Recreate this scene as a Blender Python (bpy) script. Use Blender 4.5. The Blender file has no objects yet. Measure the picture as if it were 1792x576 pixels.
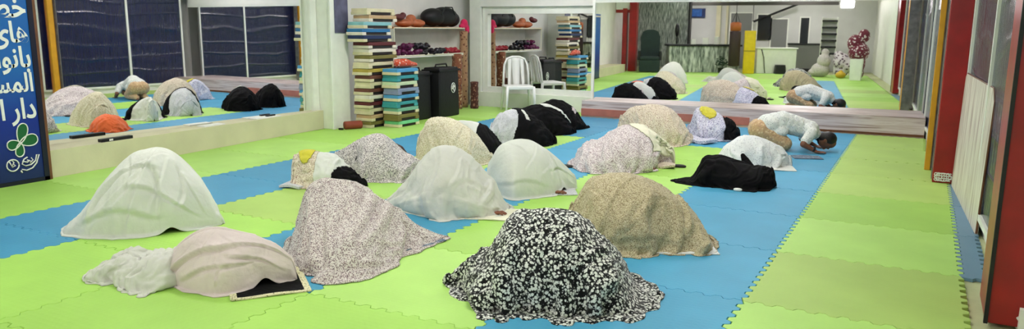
import bpy, bmesh, math, random
import numpy as np
from mathutils import Vector, Matrix
R = math.radians
SC = bpy.context.scene
COL = SC.collection

# ------------------------------------------------------------------ helpers
def lin(c):
    return tuple(((v/255)/12.92 if v/255 <= .04045 else ((v/255+.055)/1.055)**2.4) for v in c)

def link(o, parent=None):
    COL.objects.link(o)
    if parent is not None:
        o.parent = parent
    return o

def tag(o, label=None, cat=None, group=None, kind=None):
    if label: o['label'] = label
    if cat: o['category'] = cat
    if group: o['group'] = group
    if kind: o['kind'] = kind
    return o

def thing(name, label, cat, loc=(0, 0, 0), rz=0, group=None):
    o = bpy.data.objects.new(name, None)
    o.empty_display_size = .1
    o.location = loc
    o.rotation_euler = (0, 0, rz)
    link(o)
    return tag(o, label, cat, group)

class MB:
    """collects shapes for ONE mesh object"""
    def __init__(s):
        s.bm = bmesh.new()
    def box(s, x0, x1, y0, y1, z0, z1, rz=0, bev=0, taper=1.0):
        r = bmesh.ops.create_cube(s.bm, size=1)
        vs = r['verts']
        cx, cy, cz = (x0+x1)/2, (y0+y1)/2, (z0+z1)/2
        for v in vs:
            k = taper if v.co.z > 0 else 1
            v.co = Vector((v.co.x*(x1-x0)*k, v.co.y*(y1-y0)*k, v.co.z*(z1-z0)))
        if rz:
            m = Matrix.Rotation(rz, 3, 'Z')
            for v in vs: v.co = m @ v.co
        for v in vs: v.co += Vector((cx, cy, cz))
        if bev:
            es = {e for v in vs for e in v.link_edges}
            bmesh.ops.bevel(s.bm, geom=list(es), offset=bev, segments=3, affect='EDGES', profile=.6)
        return s
    def tube(s, pts, rad, seg=10, cap=True):
        pts = [Vector(p) for p in pts]
        rads = rad if isinstance(rad, (list, tuple)) else [rad]*len(pts)
        rings = []
        for i, p in enumerate(pts):
            a = pts[max(i-1, 0)]; b = pts[min(i+1, len(pts)-1)]
            d = (b-a).normalized() if (b-a).length > 1e-9 else Vector((0, 0, 1))
            up = Vector((0, 0, 1)) if abs(d.z) < .9 else Vector((1, 0, 0))
            x = d.cross(up).normalized(); y = d.cross(x)
            rings.append([s.bm.verts.new(p+(x*math.cos(t)+y*math.sin(t))*rads[i]) for t in [2*math.pi*k/seg for k in range(seg)]])
        for a, b in zip(rings, rings[1:]):
            for k in range(seg):
                s.bm.faces.new((a[k], a[(k+1) % seg], b[(k+1) % seg], b[k]))
        if cap:
            s.bm.faces.new(rings[0][::-1]); s.bm.faces.new(rings[-1])
        return s
    def ball(s, c, r, sc=(1, 1, 1), sub=2):
        g = bmesh.ops.create_icosphere(s.bm, subdivisions=sub, radius=r)
        for v in g['verts']:
            v.co = Vector((v.co.x*sc[0]+c[0], v.co.y*sc[1]+c[1], v.co.z*sc[2]+c[2]))
        return s
    def lathe(s, prof, c=(0, 0, 0), seg=24):
        rings = []
        for r, z in prof:
            rings.append([s.bm.verts.new((c[0]+r*math.cos(2*math.pi*k/seg), c[1]+r*math.sin(2*math.pi*k/seg), c[2]+z)) for k in range(seg)])
        for a, b in zip(rings, rings[1:]):
            for k in range(seg):
                s.bm.faces.new((a[k], a[(k+1) % seg], b[(k+1) % seg], b[k]))
        s.bm.faces.new(rings[0][::-1]); s.bm.faces.new(rings[-1])
        return s
    def prism(s, poly, z0, z1):
        a = [s.bm.verts.new((x, y, z0)) for x, y in poly]
        b = [s.bm.verts.new((x, y, z1)) for x, y in poly]
        n = len(a)
        s.bm.faces.new(a[::-1]); s.bm.faces.new(b)
        for k in range(n):
            s.bm.faces.new((a[k], a[(k+1) % n], b[(k+1) % n], b[k]))
        return s
    def cap(s, a, b, ra, rb=None, n=7):
        rb = ra if rb is None else rb
        a, b = Vector(a), Vector(b)
        m = max(2, int((b-a).length/(min(ra, rb)*.5)))
        for i in range(m+1):
            t = i/m
            s.ball(a.lerp(b, t), ra+(rb-ra)*t, sub=2)
        return s
    def build(s, name, mat, parent=None, smooth=False, loc=None, rz=None):
        bmesh.ops.recalc_face_normals(s.bm, faces=s.bm.faces)
        me = bpy.data.meshes.new(name)
        s.bm.to_mesh(me); s.bm.free()
        me.materials.append(mat)
        if smooth:
            for p in me.polygons: p.use_smooth = True
        o = bpy.data.objects.new(name, me)
        if loc: o.location = loc
        if rz is not None: o.rotation_euler = (0, 0, rz)
        return link(o, parent)

def struct(name, mb, mat, label=None, parent=None):
    o = mb.build(name, mat, parent)
    if parent is None: tag(o, label, None, None, 'structure')
    return o

def copy_tree(o, parent=None):
    c = o.copy(); COL.objects.link(c)
    if parent is not None: c.parent = parent
    for ch in list(o.children): copy_tree(ch, c)
    return c

# ---------------------------------------------------------------- materials
class NT:
    def __init__(s, name):
        s.m = bpy.data.materials.new(name); s.m.use_nodes = True
        s.t = s.m.node_tree; s.b = s.t.nodes['Principled BSDF']
    def n(s, kind, **kw):
        x = s.t.nodes.new(kind)
        for k, v in kw.items():
            if k in x.inputs: x.inputs[k].default_value = v
            else: setattr(x, k, v)
        return x
    def l(s, a, b): s.t.links.new(a, b)
    def obj(s, scale=(1, 1, 1), rot=(0, 0, 0)):
        tc = s.n('ShaderNodeTexCoord'); mp = s.n('ShaderNodeMapping')
        mp.inputs['Scale'].default_value = scale
        mp.inputs['Rotation'].default_value = rot
        s.l(tc.outputs['Object'], mp.inputs['Vector'])
        return mp.outputs['Vector']
    def ramp(s, fac, stops, interp='LINEAR'):
        r = s.n('ShaderNodeValToRGB'); r.color_ramp.interpolation = interp
        e = r.color_ramp.elements
        while len(e) < len(stops): e.new(.5)
        for k, (p, c) in enumerate(stops):
            e[k].position = p; e[k].color = (*c, 1)
        s.l(fac, r.inputs['Fac'])
        return r.outputs['Color']
    def bump(s, h, strength=.3, dist=.01, normal=None):
        b = s.n('ShaderNodeBump'); b.inputs['Strength'].default_value = strength; b.inputs['Distance'].default_value = dist
        s.l(h, b.inputs['Height'])
        if normal: s.l(normal, b.inputs['Normal'])
        s.l(b.outputs['Normal'], s.b.inputs['Normal'])
        return b.outputs['Normal']

def plain(name, c, rough=.6, metal=0, spec=.4, noise=0, nscale=8, bump=0, bscale=60, emit=0, coat=0):
    t = NT(name); col = lin(c)
    t.b.inputs['Base Color'].default_value = (*col, 1)
    t.b.inputs['Roughness'].default_value = rough
    t.b.inputs['Metallic'].default_value = metal
    t.b.inputs['Specular IOR Level'].default_value = spec
    t.b.inputs['Coat Weight'].default_value = coat
    if noise:
        x = t.n('ShaderNodeTexNoise'); x.inputs['Scale'].default_value = nscale; x.inputs['Detail'].default_value = 4
        t.l(t.obj(), x.inputs['Vector'])
        a = tuple(v*(1-noise) for v in col); b = tuple(min(1, v*(1+noise)) for v in col)
        t.l(t.ramp(x.outputs['Fac'], [(.3, a), (.7, b)]), t.b.inputs['Base Color'])
    if bump:
        y = t.n('ShaderNodeTexNoise'); y.inputs['Scale'].default_value = bscale; y.inputs['Detail'].default_value = 3
        t.l(t.obj(), y.inputs['Vector'])
        t.bump(y.outputs['Fac'], bump, .01)
    if emit:
        t.b.inputs['Emission Color'].default_value = (*col, 1)
        t.b.inputs['Emission Strength'].default_value = emit
    return t.m

def fabric(name, base, spots=(), bump=.25, sheen=.2, trans=0.0):
    """cloth with printed specks: spots = [(colour, scale, threshold, softness)]"""
    t = NT(name)
    v = t.obj()
    t.b.inputs['Roughness'].default_value = .85
    t.b.inputs['Specular IOR Level'].default_value = .15
    t.b.inputs['Sheen Weight'].default_value = sheen
    col = lin(base)
    nz = t.n('ShaderNodeTexNoise'); nz.inputs['Scale'].default_value = 5; nz.inputs['Detail'].default_value = 3
    t.l(v, nz.inputs['Vector'])
    cur = t.ramp(nz.outputs['Fac'], [(.3, tuple(c*.95 for c in col)), (.7, tuple(min(1, c*1.04) for c in col))])
    for k, (sc_, scale, th, soft) in enumerate(spots):
        dn = t.n('ShaderNodeTexNoise'); dn.inputs['Scale'].default_value = scale*.7
        t.l(v, dn.inputs['Vector'])
        ad = t.n('ShaderNodeMixRGB'); ad.blend_type = 'ADD'; ad.inputs['Fac'].default_value = .6/scale
        t.l(v, ad.inputs['Color1']); t.l(dn.outputs['Color'], ad.inputs['Color2'])
        vo = t.n('ShaderNodeTexVoronoi'); vo.inputs['Scale'].default_value = scale
        t.l(ad.outputs['Color'], vo.inputs['Vector'])
        # spot size varies from cell to cell
        sep = t.n('ShaderNodeSeparateColor'); t.l(vo.outputs['Color'], sep.inputs['Color'])
        ma = t.n('ShaderNodeMath'); ma.operation = 'MULTIPLY_ADD'; ma.inputs[1].default_value = .28; ma.inputs[2].default_value = -.14
        t.l(sep.outputs[k % 3], ma.inputs[0])
        su = t.n('ShaderNodeMath'); su.operation = 'ADD'
        t.l(vo.outputs['Distance'], su.inputs[0]); t.l(ma.outputs[0], su.inputs[1])
        f = t.ramp(su.outputs[0], [(max(0, th-soft), (1, 1, 1)), (th+soft, (0, 0, 0))])
        mx = t.n('ShaderNodeMixRGB')
        t.l(f, mx.inputs['Fac']); t.l(cur, mx.inputs['Color1'])
        mx.inputs['Color2'].default_value = (*lin(sc_), 1)
        cur = mx.outputs['Color']
    t.l(cur, t.b.inputs['Base Color'])
    w = t.n('ShaderNodeTexNoise'); w.inputs['Scale'].default_value = 28; w.inputs['Detail'].default_value = 6
    t.l(v, w.inputs['Vector'])
    rw = t.n('ShaderNodeTexNoise'); rw.noise_type = 'RIDGED_MULTIFRACTAL'; rw.inputs['Scale'].default_value = 4.5; rw.inputs['Detail'].default_value = 3; rw.inputs['Distortion'].default_value = .9
    t.l(v, rw.inputs['Vector'])
    n1 = t.bump(rw.outputs['Fac'], .12, .012)
    t.bump(w.outputs['Fac'], bump, .02, n1)
    return t.m

def mirror_mat(name, tint=.9):
    t = NT(name)
    t.b.inputs['Base Color'].default_value = (tint, tint*1.0, tint, 1)
    t.b.inputs['Metallic'].default_value = 1
    t.b.inputs['Roughness'].default_value = .015
    return t.m

def foam(name, c, kind=0):
    t = NT(name); col = lin(c)
    t.b.inputs['Roughness'].default_value = .55
    t.b.inputs['Specular IOR Level'].default_value = .3
    v = t.obj()
    oi = t.n('ShaderNodeObjectInfo')
    nz = t.n('ShaderNodeTexNoise'); nz.inputs['Scale'].default_value = 2.2; nz.inputs['Detail'].default_value = 5
    t.l(v, nz.inputs['Vector'])
    cur = t.ramp(nz.outputs['Fac'], [(.25, tuple(k*.9 for k in col)), (.75, tuple(min(1, k*1.08) for k in col))])
    hs = t.n('ShaderNodeHueSaturation')
    mm = t.n('ShaderNodeMath'); mm.operation = 'MULTIPLY_ADD'; mm.inputs[1].default_value = .12; mm.inputs[2].default_value = .94
    t.l(oi.outputs['Random'], mm.inputs[0]); t.l(mm.outputs[0], hs.inputs['Value'])
    t.l(cur, hs.inputs['Color']); t.l(hs.outputs['Color'], t.b.inputs['Base Color'])
    # moulded grip pattern
    a = t.n('ShaderNodeTexWave'); a.bands_direction = 'X'; a.inputs['Scale'].default_value = 9 if kind == 0 else 11
    b = t.n('ShaderNodeTexWave'); b.bands_direction = 'Y'; b.inputs['Scale'].default_value = 9 if kind == 0 else 11
    t.l(v, a.inputs['Vector']); t.l(v, b.inputs['Vector'])
    m = t.n('ShaderNodeMath'); m.operation = 'MAXIMUM' if kind == 0 else 'MULTIPLY'
    t.l(a.outputs['Fac'], m.inputs[0]); t.l(b.outputs['Fac'], m.inputs[1])
    t.bump(m.outputs[0], .12, .004)
    return t.m

M = {}
M['green'] = foam('green_foam', (160, 206, 92))
M['green_light'] = foam('light_green_foam', (170, 214, 108), 1)
M['green_olive'] = foam('olive_green_foam', (166, 198, 102), 1)
M['blue'] = foam('blue_foam', (70, 154, 190))
M['blue_dark'] = foam('deep_blue_foam', (68, 142, 178), 1)
M['grey_blue'] = foam('grey_blue_foam', (104, 138, 160), 1)
M['mirror'] = mirror_mat('mirror_silver', .94)
M['white_paint'] = plain('white_paint', (232, 235, 226), .5, noise=.04)
M['wall'] = plain('wall_plaster', (230, 230, 224), .8, noise=.05, nscale=3, bump=.1)
M['wall_rear'] = plain('rear_wall_plaster', (204, 206, 202), .8, noise=.06, nscale=2)
M['beige'] = plain('beige_plaster', (204, 200, 168), .7, noise=.07, nscale=3, bump=.15, bscale=20)
M['concrete'] = plain('screed', (178, 184, 140), .7, noise=.1, nscale=6, bump=.3, bscale=30)
M['red'] = plain('red_gloss_paint', (146, 18, 22), .3, spec=.5, noise=.25, nscale=5, bump=.08, bscale=12)
M['yellow'] = plain('yellow_paint', (206, 150, 34), .4, noise=.12, nscale=6)
M['wood'] = plain('brown_wood', (104, 66, 42), .5, noise=.25, nscale=10)
M['orange_wood'] = plain('orange_wood', (190, 120, 50), .5, noise=.2, nscale=10)
M['black'] = plain('black_plastic', (16, 17, 20), .5)
M['black_cloth'] = fabric('black_cloth', (7, 7, 9), bump=.2, sheen=.0)
M['white_plastic'] = plain('white_plastic', (232, 234, 230), .35, spec=.5)
M['skin'] = plain('skin', (124, 78, 56), .55, noise=.08, nscale=20)
M['hair'] = plain('black_hair', (18, 14, 13), .45, bump=.5, bscale=120)
M['white_print'] = plain('white_print', (226, 228, 222), .6)
M['lamp'] = plain('lamp_diffuser', (255, 252, 244), .5, emit=1)

# ================================================================= THE ROOM
CEIL = 2.75
struct('floor', MB().box(-8.1, 1.2, -8.6, 8.4, -.12, -.022), M['concrete'], 'screed floor under the foam mats')
struct('ceiling', MB().box(-8.1, 1.2, -8.6, 8.4, CEIL, CEIL+.1), M['wall'], 'white ceiling of the hall')
struct('wall_left', MB().box(-7.75, -7.6, -8.5, 8.3, -.02, CEIL), M['wall'], 'pale wall on the left, behind the mirror')
struct('wall_back', MB().box(-7.6, .6, 8.15, 8.3, -.02, CEIL), M['wall'], 'pale wall behind the far mirrors')
struct('wall_front', MB().box(-7.6, .6, -8.5, -8.3, -.02, CEIL), M['wall_rear'], 'grey wall of the reception end')
# right wall: a low kerb, a lintel and solid stretches beyond the window bays
struct('wall_right', MB().prism([(.30, -8.3), (.6, -8.3), (.6, .3), (.30, .3)], -.02, CEIL)
       .prism([(.19, .3), (.45, .3), (.45, 8.15), (-.27, 8.15), (-.22, 7.4), (.03, 4.35), (.16, 2.1)], 2.05, CEIL)
       .prism([(.2, .3), (.45, .3), (.45, 8.15), (-.22, 8.15), (-.2, 7.5), (.06, 4.35), (.17, 2.1)], -.02, .10)
       .box(.3, .45, .3, 8.15, -.02, CEIL), M['white_paint'], 'white painted wall on the right behind the dark panes')

M['grey_panel'] = plain('grey_streaked_panel', (120, 120, 118), .5, noise=.35, nscale=9)
# dark window bays of the right wall
def film_mat(name, c):
    t = NT(name)
    v = t.obj((3.0, 3.0, .3))
    t.b.inputs['Base Color'].default_value = (*lin(c), 1)
    t.b.inputs['Roughness'].default_value = .13
    t.b.inputs['Specular IOR Level'].default_value = .75
    n1 = t.n('ShaderNodeTexNoise'); n1.inputs['Scale'].default_value = 7; n1.inputs['Detail'].default_value = 5; n1.inputs['Distortion'].default_value = 1.4
    t.l(v, n1.inputs['Vector'])
    w = t.n('ShaderNodeTexWave'); w.bands_direction = 'Z'; w.inputs['Scale'].default_value = 1.1; w.inputs['Distortion'].default_value = 7; w.inputs['Detail'].default_value = 2
    t.l(t.obj((.35, .35, 1)), w.inputs['Vector'])
    pw = t.n('ShaderNodeMath'); pw.operation = 'POWER'; pw.inputs[1].default_value = 14
    t.l(w.outputs['Fac'], pw.inputs[0])
    ad = t.n('ShaderNodeMath'); ad.operation = 'ADD'
    t.l(n1.outputs['Fac'], ad.inputs[0]); t.l(pw.outputs[0], ad.inputs[1])
    t.bump(ad.outputs[0], .45, .02)
    return t.m
M['film'] = film_mat('navy_plastic_film', (20, 26, 62))
def window(n, a, b, label, div=()):
    d = Vector((b[0]-a[0], b[1]-a[1], 0)); L = d.length; rz = math.atan2(d.y, d.x)
    e = bpy.data.objects.new('window_%d' % n, None); e.location = (a[0], a[1], 0); e.rotation_euler = (0, 0, rz)
    link(e); tag(e, label, None, None, 'structure')
    MB().box(0, L, -.035, -.02, .12, 2.05).build('pane', M['film'], e)
    f = MB().box(0, L, -.05, .0, .10, .14).box(0, L, -.05, 0, 2.01, 2.05).box(0, .035, -.05, 0, .1, 2.05).box(L-.035, L, -.05, 0, .1, 2.05)
    for q in div: f.box(q-.02, q+.02, -.045, .0, .14, 2.01)
    f.build('window_frame', M['white_paint'], e)
# x grows along the wall; the pane sits on the wall side
window(1, (.17, .76), (.05, 4.05), 'tall dark blue window between the two red pillars', (1.7,))
window(2, (.0, 4.62), (-.235, 7.6), 'tall dark blue window between far red pillar and corner', (1.75,))

def emblem(mb, cx, cz, w, h, y, seed):
    rnd = random.Random(seed)
    for k in range(3):
        for q in range(7):
            r = h*(.16+.05*rnd.random()); x0 = cx-w/2+w*(q+.5)/7; z0 = cz-h/2+h*(k+.5)/3
            pts = [(x0+r*math.cos(t)*1.1, y, z0+r*math.sin(t)) for t in [2*math.pi*i/9+rnd.random() for i in range(8)]]
            mb.tube(pts, .0045, 5)
    pts = [(cx+w*.5*math.cos(t), y, cz+h*.5*math.sin(t)) for t in [math.pi*2*i/24 for i in range(25)]]
    mb.tube(pts, .006, 5)
    return mb
pl = thing('pillar', 'wide dark red pillar nearest the camera, white emblem at its foot', 'pillar', (.335, .55, 0))
MB().box(-.265, .265, -.21, .21, 0, 2.75, bev=.012).build('post', M['red'], pl)
MB().box(-.272, -.255, -.222, -.2, 0, 2.7).build('edge_strip', M['black'], pl)
emblem(MB(), .06, .05, .40, .075, -.216, 3).build('emblem', M['white_print'], pl)
pl = thing('pillar', 'narrow red pillar further down the right wall beside yellow strips', 'pillar', (-.04, 4.2, 0))
MB().box(-.099, .08, .161, .168, 0, 2.7).box(-.101, -.096, .02, .168, 0, 2.7).build('back_panel', M['grey_panel'], pl)
MB().box(-.095, .085, -.15, .16, 0, 2.75, bev=.01).build('post', M['red'], pl)
MB().box(.087, .1, -.152, -.13, 0, 2.7).build('edge_strip', M['white_paint'], pl)
emblem(MB(), -.01, .055, .13, .07, -.156, 5).build('emblem', M['white_print'], pl)
pl = thing('yellow_post', 'yellow painted double post behind the far red pillar', 'post', (-.13, 4.82, 0))
MB().box(-.07, .06, .052, .06, 0, 2.7).build('back_panel', M['grey_panel'], pl)
MB().box(-.07, -.02, -.1, .0, 0, 2.75, bev=.006).build('post', M['yellow'], pl)
MB().box(.0, .06, -.08, .05, 0, 2.75, bev=.006).build('trim_strip', M['orange_wood'], pl)

# whiteboard panel leaning against the first bay
def board_mat():
    t = NT('streaky_board')
    t.b.inputs['Roughness'].default_value = .45
    n = t.n('ShaderNodeTexNoise'); n.inputs['Scale'].default_value = 6; n.inputs['Detail'].default_value = 6
    t.l(t.obj((1, 3.2, .35)), n.inputs['Vector'])
    t.l(t.ramp(n.outputs['Fac'], [(.3, lin((150, 122, 108))), (.48, lin((206, 200, 186))), (.7, lin((226, 222, 208)))]), t.b.inputs['Base Color'])
    return t.m
M['board'] = board_mat()
bd = thing('leaning_board', 'off-white streaky board leaning on the window between the red pillars', 'board', (.06, 3.2, 0), R(3))
bb = bmesh.new()
prof = [(-1.04, .0), (.80, .0), (.80, .97), (.74, 1.0), (-.93, .985), (-1.04, .9)]
def slab(prof, x0, x1, lean):
    m = MB(); a = []; b = []
    for y, z in prof:
        a.append(m.bm.verts.new((x0+lean*z, y, z))); b.append(m.bm.verts.new((x1+lean*z, y, z)))
    n = len(prof)
    m.bm.faces.new(a); m.bm.faces.new(b[::-1])
    for k in range(n): m.bm.faces.new((a[k], b[k], b[(k+1) % n], a[(k+1) % n]))
    return m
slab(prof, -.0, .018, .02).build('panel', M['board'], bd)
edge = MB()
for (y0, z0), (y1, z1) in zip(prof, prof[1:]+prof[:1]):
    edge.tube([(.008+.02*z0, y0, max(z0, .008)), (.008+.02*z1, y1, max(z1, .008))], .008, 6)
edge.build('edge_band', M['wood'], bd)

# low ledges below the mirrors
LEDGE = .25
struct('trim_1', MB().prism([(-7.08, -4.5), (-7.13, .2), (-7.37, 3.985), (-7.6, 3.985), (-7.6, -4.5)], .001, LEDGE), M['beige'], 'beige ledge under the left mirror')
def plank_mat():
    t = NT('pink_grey_planks')
    t.b.inputs['Roughness'].default_value = .4
    v = t.obj((.5, 3, 9))
    n = t.n('ShaderNodeTexNoise'); n.inputs['Scale'].default_value = 3; n.inputs['Detail'].default_value = 7; n.inputs['Distortion'].default_value = .8
    t.l(v, n.inputs['Vector'])
    t.l(t.ramp(n.outputs['Fac'], [(.28, lin((132, 108, 100))), (.45, lin((190, 172, 166))), (.62, lin((212, 200, 196))), (.8, lin((160, 134, 124)))]), t.b.inputs['Base Color'])
    return t.m
M['plank'] = plank_mat()
M['terracotta'] = plain('terracotta_strip', (176, 108, 92), .5, noise=.12)
struct('trim_2', MB().prism([(-4.95, 7.16), (-.21, 7.32), (-.24, 8.1), (-4.95, 8.1)], -.02, LEDGE), M['plank'], 'pinkish grey ledge under the far mirror')
struct('trim_3', MB().prism([(-4.95, 7.145), (-2.4, 7.231), (-2.4, 7.28), (-4.95, 7.2)], .02, .13), M['terracotta'], 'reddish board on the left half of the far ledge')
struct('baseboard_back', MB().prism([(-2.4, 7.236), (-.21, 7.31), (-.21, 7.35), (-2.4, 7.28)], 0, .03), M['wood'], 'dark strip at the foot of the far ledge')
struct('trim_4', MB().box(-7.35, -4.95, 7.72, 8.15, -.02, LEDGE), M['white_paint'], 'white ledge behind the plastic chair')

# mirrors
mr = thing('wall_mirror', 'long wide mirror above the pinkish far ledge', 'mirror', (0, 0, 0))
MB().prism([(-4.9, 7.515), (-.18, 7.822), (-.18, 7.85), (-4.9, 7.545)], LEDGE, 1.76).build('glass', M['mirror'], mr)
MB().prism([(-4.9, 7.505), (-.18, 7.812), (-.18, 7.855), (-4.9, 7.55)], 1.76, 1.79).box(-4.94, -4.9, 7.49, 7.56, LEDGE, 1.79).build('frame', M['white_paint'], mr)
struct('wall_back_upper', MB().prism([(-4.95, 7.495), (-.2, 7.80), (-.2, 8.16), (-4.95, 8.16)], 1.79, CEIL), M['wall'], 'white wall above the far mirror')
mr = thing('wall_mirror', 'white-framed mirror behind the white plastic chair', 'mirror', (0, 0, 0))
MB().box(-7.05, -4.97, 7.86, 7.88, LEDGE+.08, 1.62).build('glass', M['mirror'], mr)
MB().box(-7.13, -7.03, 7.8, 7.9, LEDGE, 1.72).box(-5.02, -4.95, 7.8, 7.9, LEDGE, 1.72).box(-7.03, -5.02, 7.8, 7.9, LEDGE, LEDGE+.09).box(-7.03, -5.02, 7.8, 7.9, 1.6, 1.72).build('frame', M['white_paint'], mr)
struct('trim_5', MB().box(-7.36, -7.14, 7.74, 8.15, -.02, CEIL), M['white_paint'], 'white pilaster in the far left corner')
struct('wall_back_lintel', MB().box(-7.14, -4.95, 7.74, 8.15, 1.72, CEIL), M['wall'], 'white wall above the mirror behind the chair')
mr = thing('wall_mirror', 'tall mirror along the left wall above the beige ledge', 'mirror', (0, 0, 0))
MB().box(-7.5, -7.45, -1.6, 3.87, LEDGE+.002, 1.95).build('glass', M['mirror'], mr)
MB().box(-7.51, -7.43, 3.87, 3.985, LEDGE+.002, 2.0).box(-7.51, -7.43, -1.7, -1.6, LEDGE+.002, 2.0).box(-7.51, -7.43, -1.7, 3.985, 1.95, 2.0).build('frame', M['white_paint'], mr)
struct('wall_left_upper', MB().box(-7.6, -7.44, -1.7, 3.99, 2.0, CEIL), M['wall'], 'white wall above the left mirror')

# column between left mirror and shelf
struct('wall_column', MB().box(-7.62, -7.2, 3.99, 4.34, .001, CEIL, bev=.006), M['white_paint'], 'white column to the right of the left mirror')
struct('trim_6', MB().box(-7.215, -7.185, 3.975, 4.03, 0, CEIL, bev=.006), M['white_paint'], 'white corner trim of the column')
po = MB().box(-7.2, -7.188, 4.075, 4.335, 1.28, 1.95).build('poster', plain('grey_violet_poster', (92, 92, 118), .3, noise=.35, nscale=6))
tag(po, 'grey-violet glossy poster at the top of the white column', 'poster')

# ceiling lamps
for i, x in enumerate((-5.3, -1.9)):
    for j, y in enumerate((-6.6, -3.3, .2, 3.4, 6.2)):
        e = thing('ceiling_light', 'flat white ceiling light panel of the hall', 'lamp', (x, y, CEIL), 0, 'ceiling light panels')
        MB().box(-.65, .65, -.2, .2, -.035, 0, bev=.006).build('housing', M['white_plastic'], e)
        MB().box(-.6, .6, -.16, .16, -.042, -.036).build('diffuser', M['lamp'], e)

# ================================================================= FOAM MATS
OY = .07
def mat_mesh(w, l, name):
    """interlocking foam tile, teeth on all four sides, top at z=0"""
    a = .014
    n = 20
    def edge(L, k):
        pts = []
        m = max(2, round(L*n))
        for i in range(m):
            s = 1 if i % 2 else -1
            x0 = L*i/m; x1 = L*(i+1)/m; d = L/m*.18
            pts += [(x0+d, s*a), (x1-d, s*a)]
        return pts
    E1 = edge(w, 0); E2 = edge(l, 1)
    E1 = E1[1:-1]; E2 = E2[1:-1]
    out = [(0, 0)]+[(x, y) for x, y in E1]+[(w, 0)]+[(w+y, x) for x, y in E2]+[(w, l)]+[(x, l+y) for x, y in E1[::-1]]+[(0, l)]+[(y, x) for x, y in E2[::-1]]
    bm = bmesh.new()
    g = .0024
    cx, cy = w/2, l/2
    def shr(p, k): return (p[0]+(k if p[0] < cx else -k), p[1]+(k if p[1] < cy else -k))
    top = [bm.verts.new((*shr(p, g*1.8), 0)) for p in out]
    mid = [bm.verts.new((*shr(p, g*.8), -.003)) for p in out]
    bot = [bm.verts.new((*shr(p, g*.8), -.02)) for p in out]
    bm.faces.new(top)
    for A, B in ((top, mid), (mid, bot)):
        for i in range(len(out)):
            j = (i+1) % len(out)
            bm.faces.new((A[i], B[i], B[j], A[j]))
    bmesh.ops.recalc_face_normals(bm, faces=bm.faces)
    me = bpy.data.meshes.new(name); bm.to_mesh(me); bm.free()
    return me
ME = {}
def add_mat(x, y, w, l, key, label, group):
    k = (round(w, 3), round(l, 3), key)
    if k not in ME:
        ME[k] = mat_mesh(w, l, 'foam_mat'); ME[k].materials.append(M[key])
    o = bpy.data.objects.new('foam_mat', ME[k]); o.location = (x, y, 0)
    link(o); tag(o, label, 'mat', group)
ORD = ['first', 'second', 'third', 'fourth', 'fifth', 'sixth', 'seventh', 'eighth', 'ninth', 'tenth', 'eleventh', 'twelfth', 'thirteenth']
rs = random.Random(4)
STRIP = ['next to the right wall', 'second from the right wall', 'third from the right wall', 'in the middle of the hall', 'third from the left ledge', 'second from the left ledge', 'beside the left ledge']
for i in range(7):
    for j in range(-6, 7):
        blue = (i in (1, 5) and j > -4) or (i == 3 and j > -2) or (j in (5, 6) and 0 < i < 6)
        x = -(i+1); w = 1.0
        if i == 6: x, w = (-7.14, 1.14) if j < 0 else (-7.36, 1.36)
        y = j+OY; l = 1.0
        if j == 6: l = 7.13-y
        if j == 6 and i < 2: l = 7.21-y
        if j == 6 and i == 6: l = 7.7-y
        if i == 0: g = {-1: 'green_light', 0: 'green_olive', 1: 'green_light', 2: 'green', 3: 'green_olive', 4: 'green_olive', 5: 'green_olive', 6: 'green_olive'}.get(j, 'green')
        else: g = rs.choice(['green', 'green_light', 'green', 'green_light', 'green_olive'])
        key = ('blue' if i < 4 else 'blue_dark') if blue else g
        cn = 'blue' if blue else ('lime green' if key != 'green_olive' else 'dull green')
        if i == 0 and j > 3: w = {4: .97, 5: .88, 6: .80}[j]
        add_mat(x, y, w, l, key, '%s foam mat, strip %s, %s from far ledge' % (cn, STRIP[i], ORD[6-j]), 'interlocking foam floor mats')
# narrow cut mats between strip and right wall
for j, (w, y, l) in enumerate(((.115, 3.07, .95), (.125, 2.07, 1.0), (.125, 1.07, 1.0))):
    add_mat(0, y, w, l, 'grey_blue', 'narrow grey-blue foam mat along the window, %s from the far red pillar' % ORD[j], 'narrow grey-blue mats')
for x0, x1, y0, y1, n in ((-5.0, -7.35, 7.2, 7.7, 0),):
    pass
add_mat(-6.0, 7.14, 1.03, .56, 'green', 'cut lime foam mat under the white plastic chair', 'interlocking foam floor mats')

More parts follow.
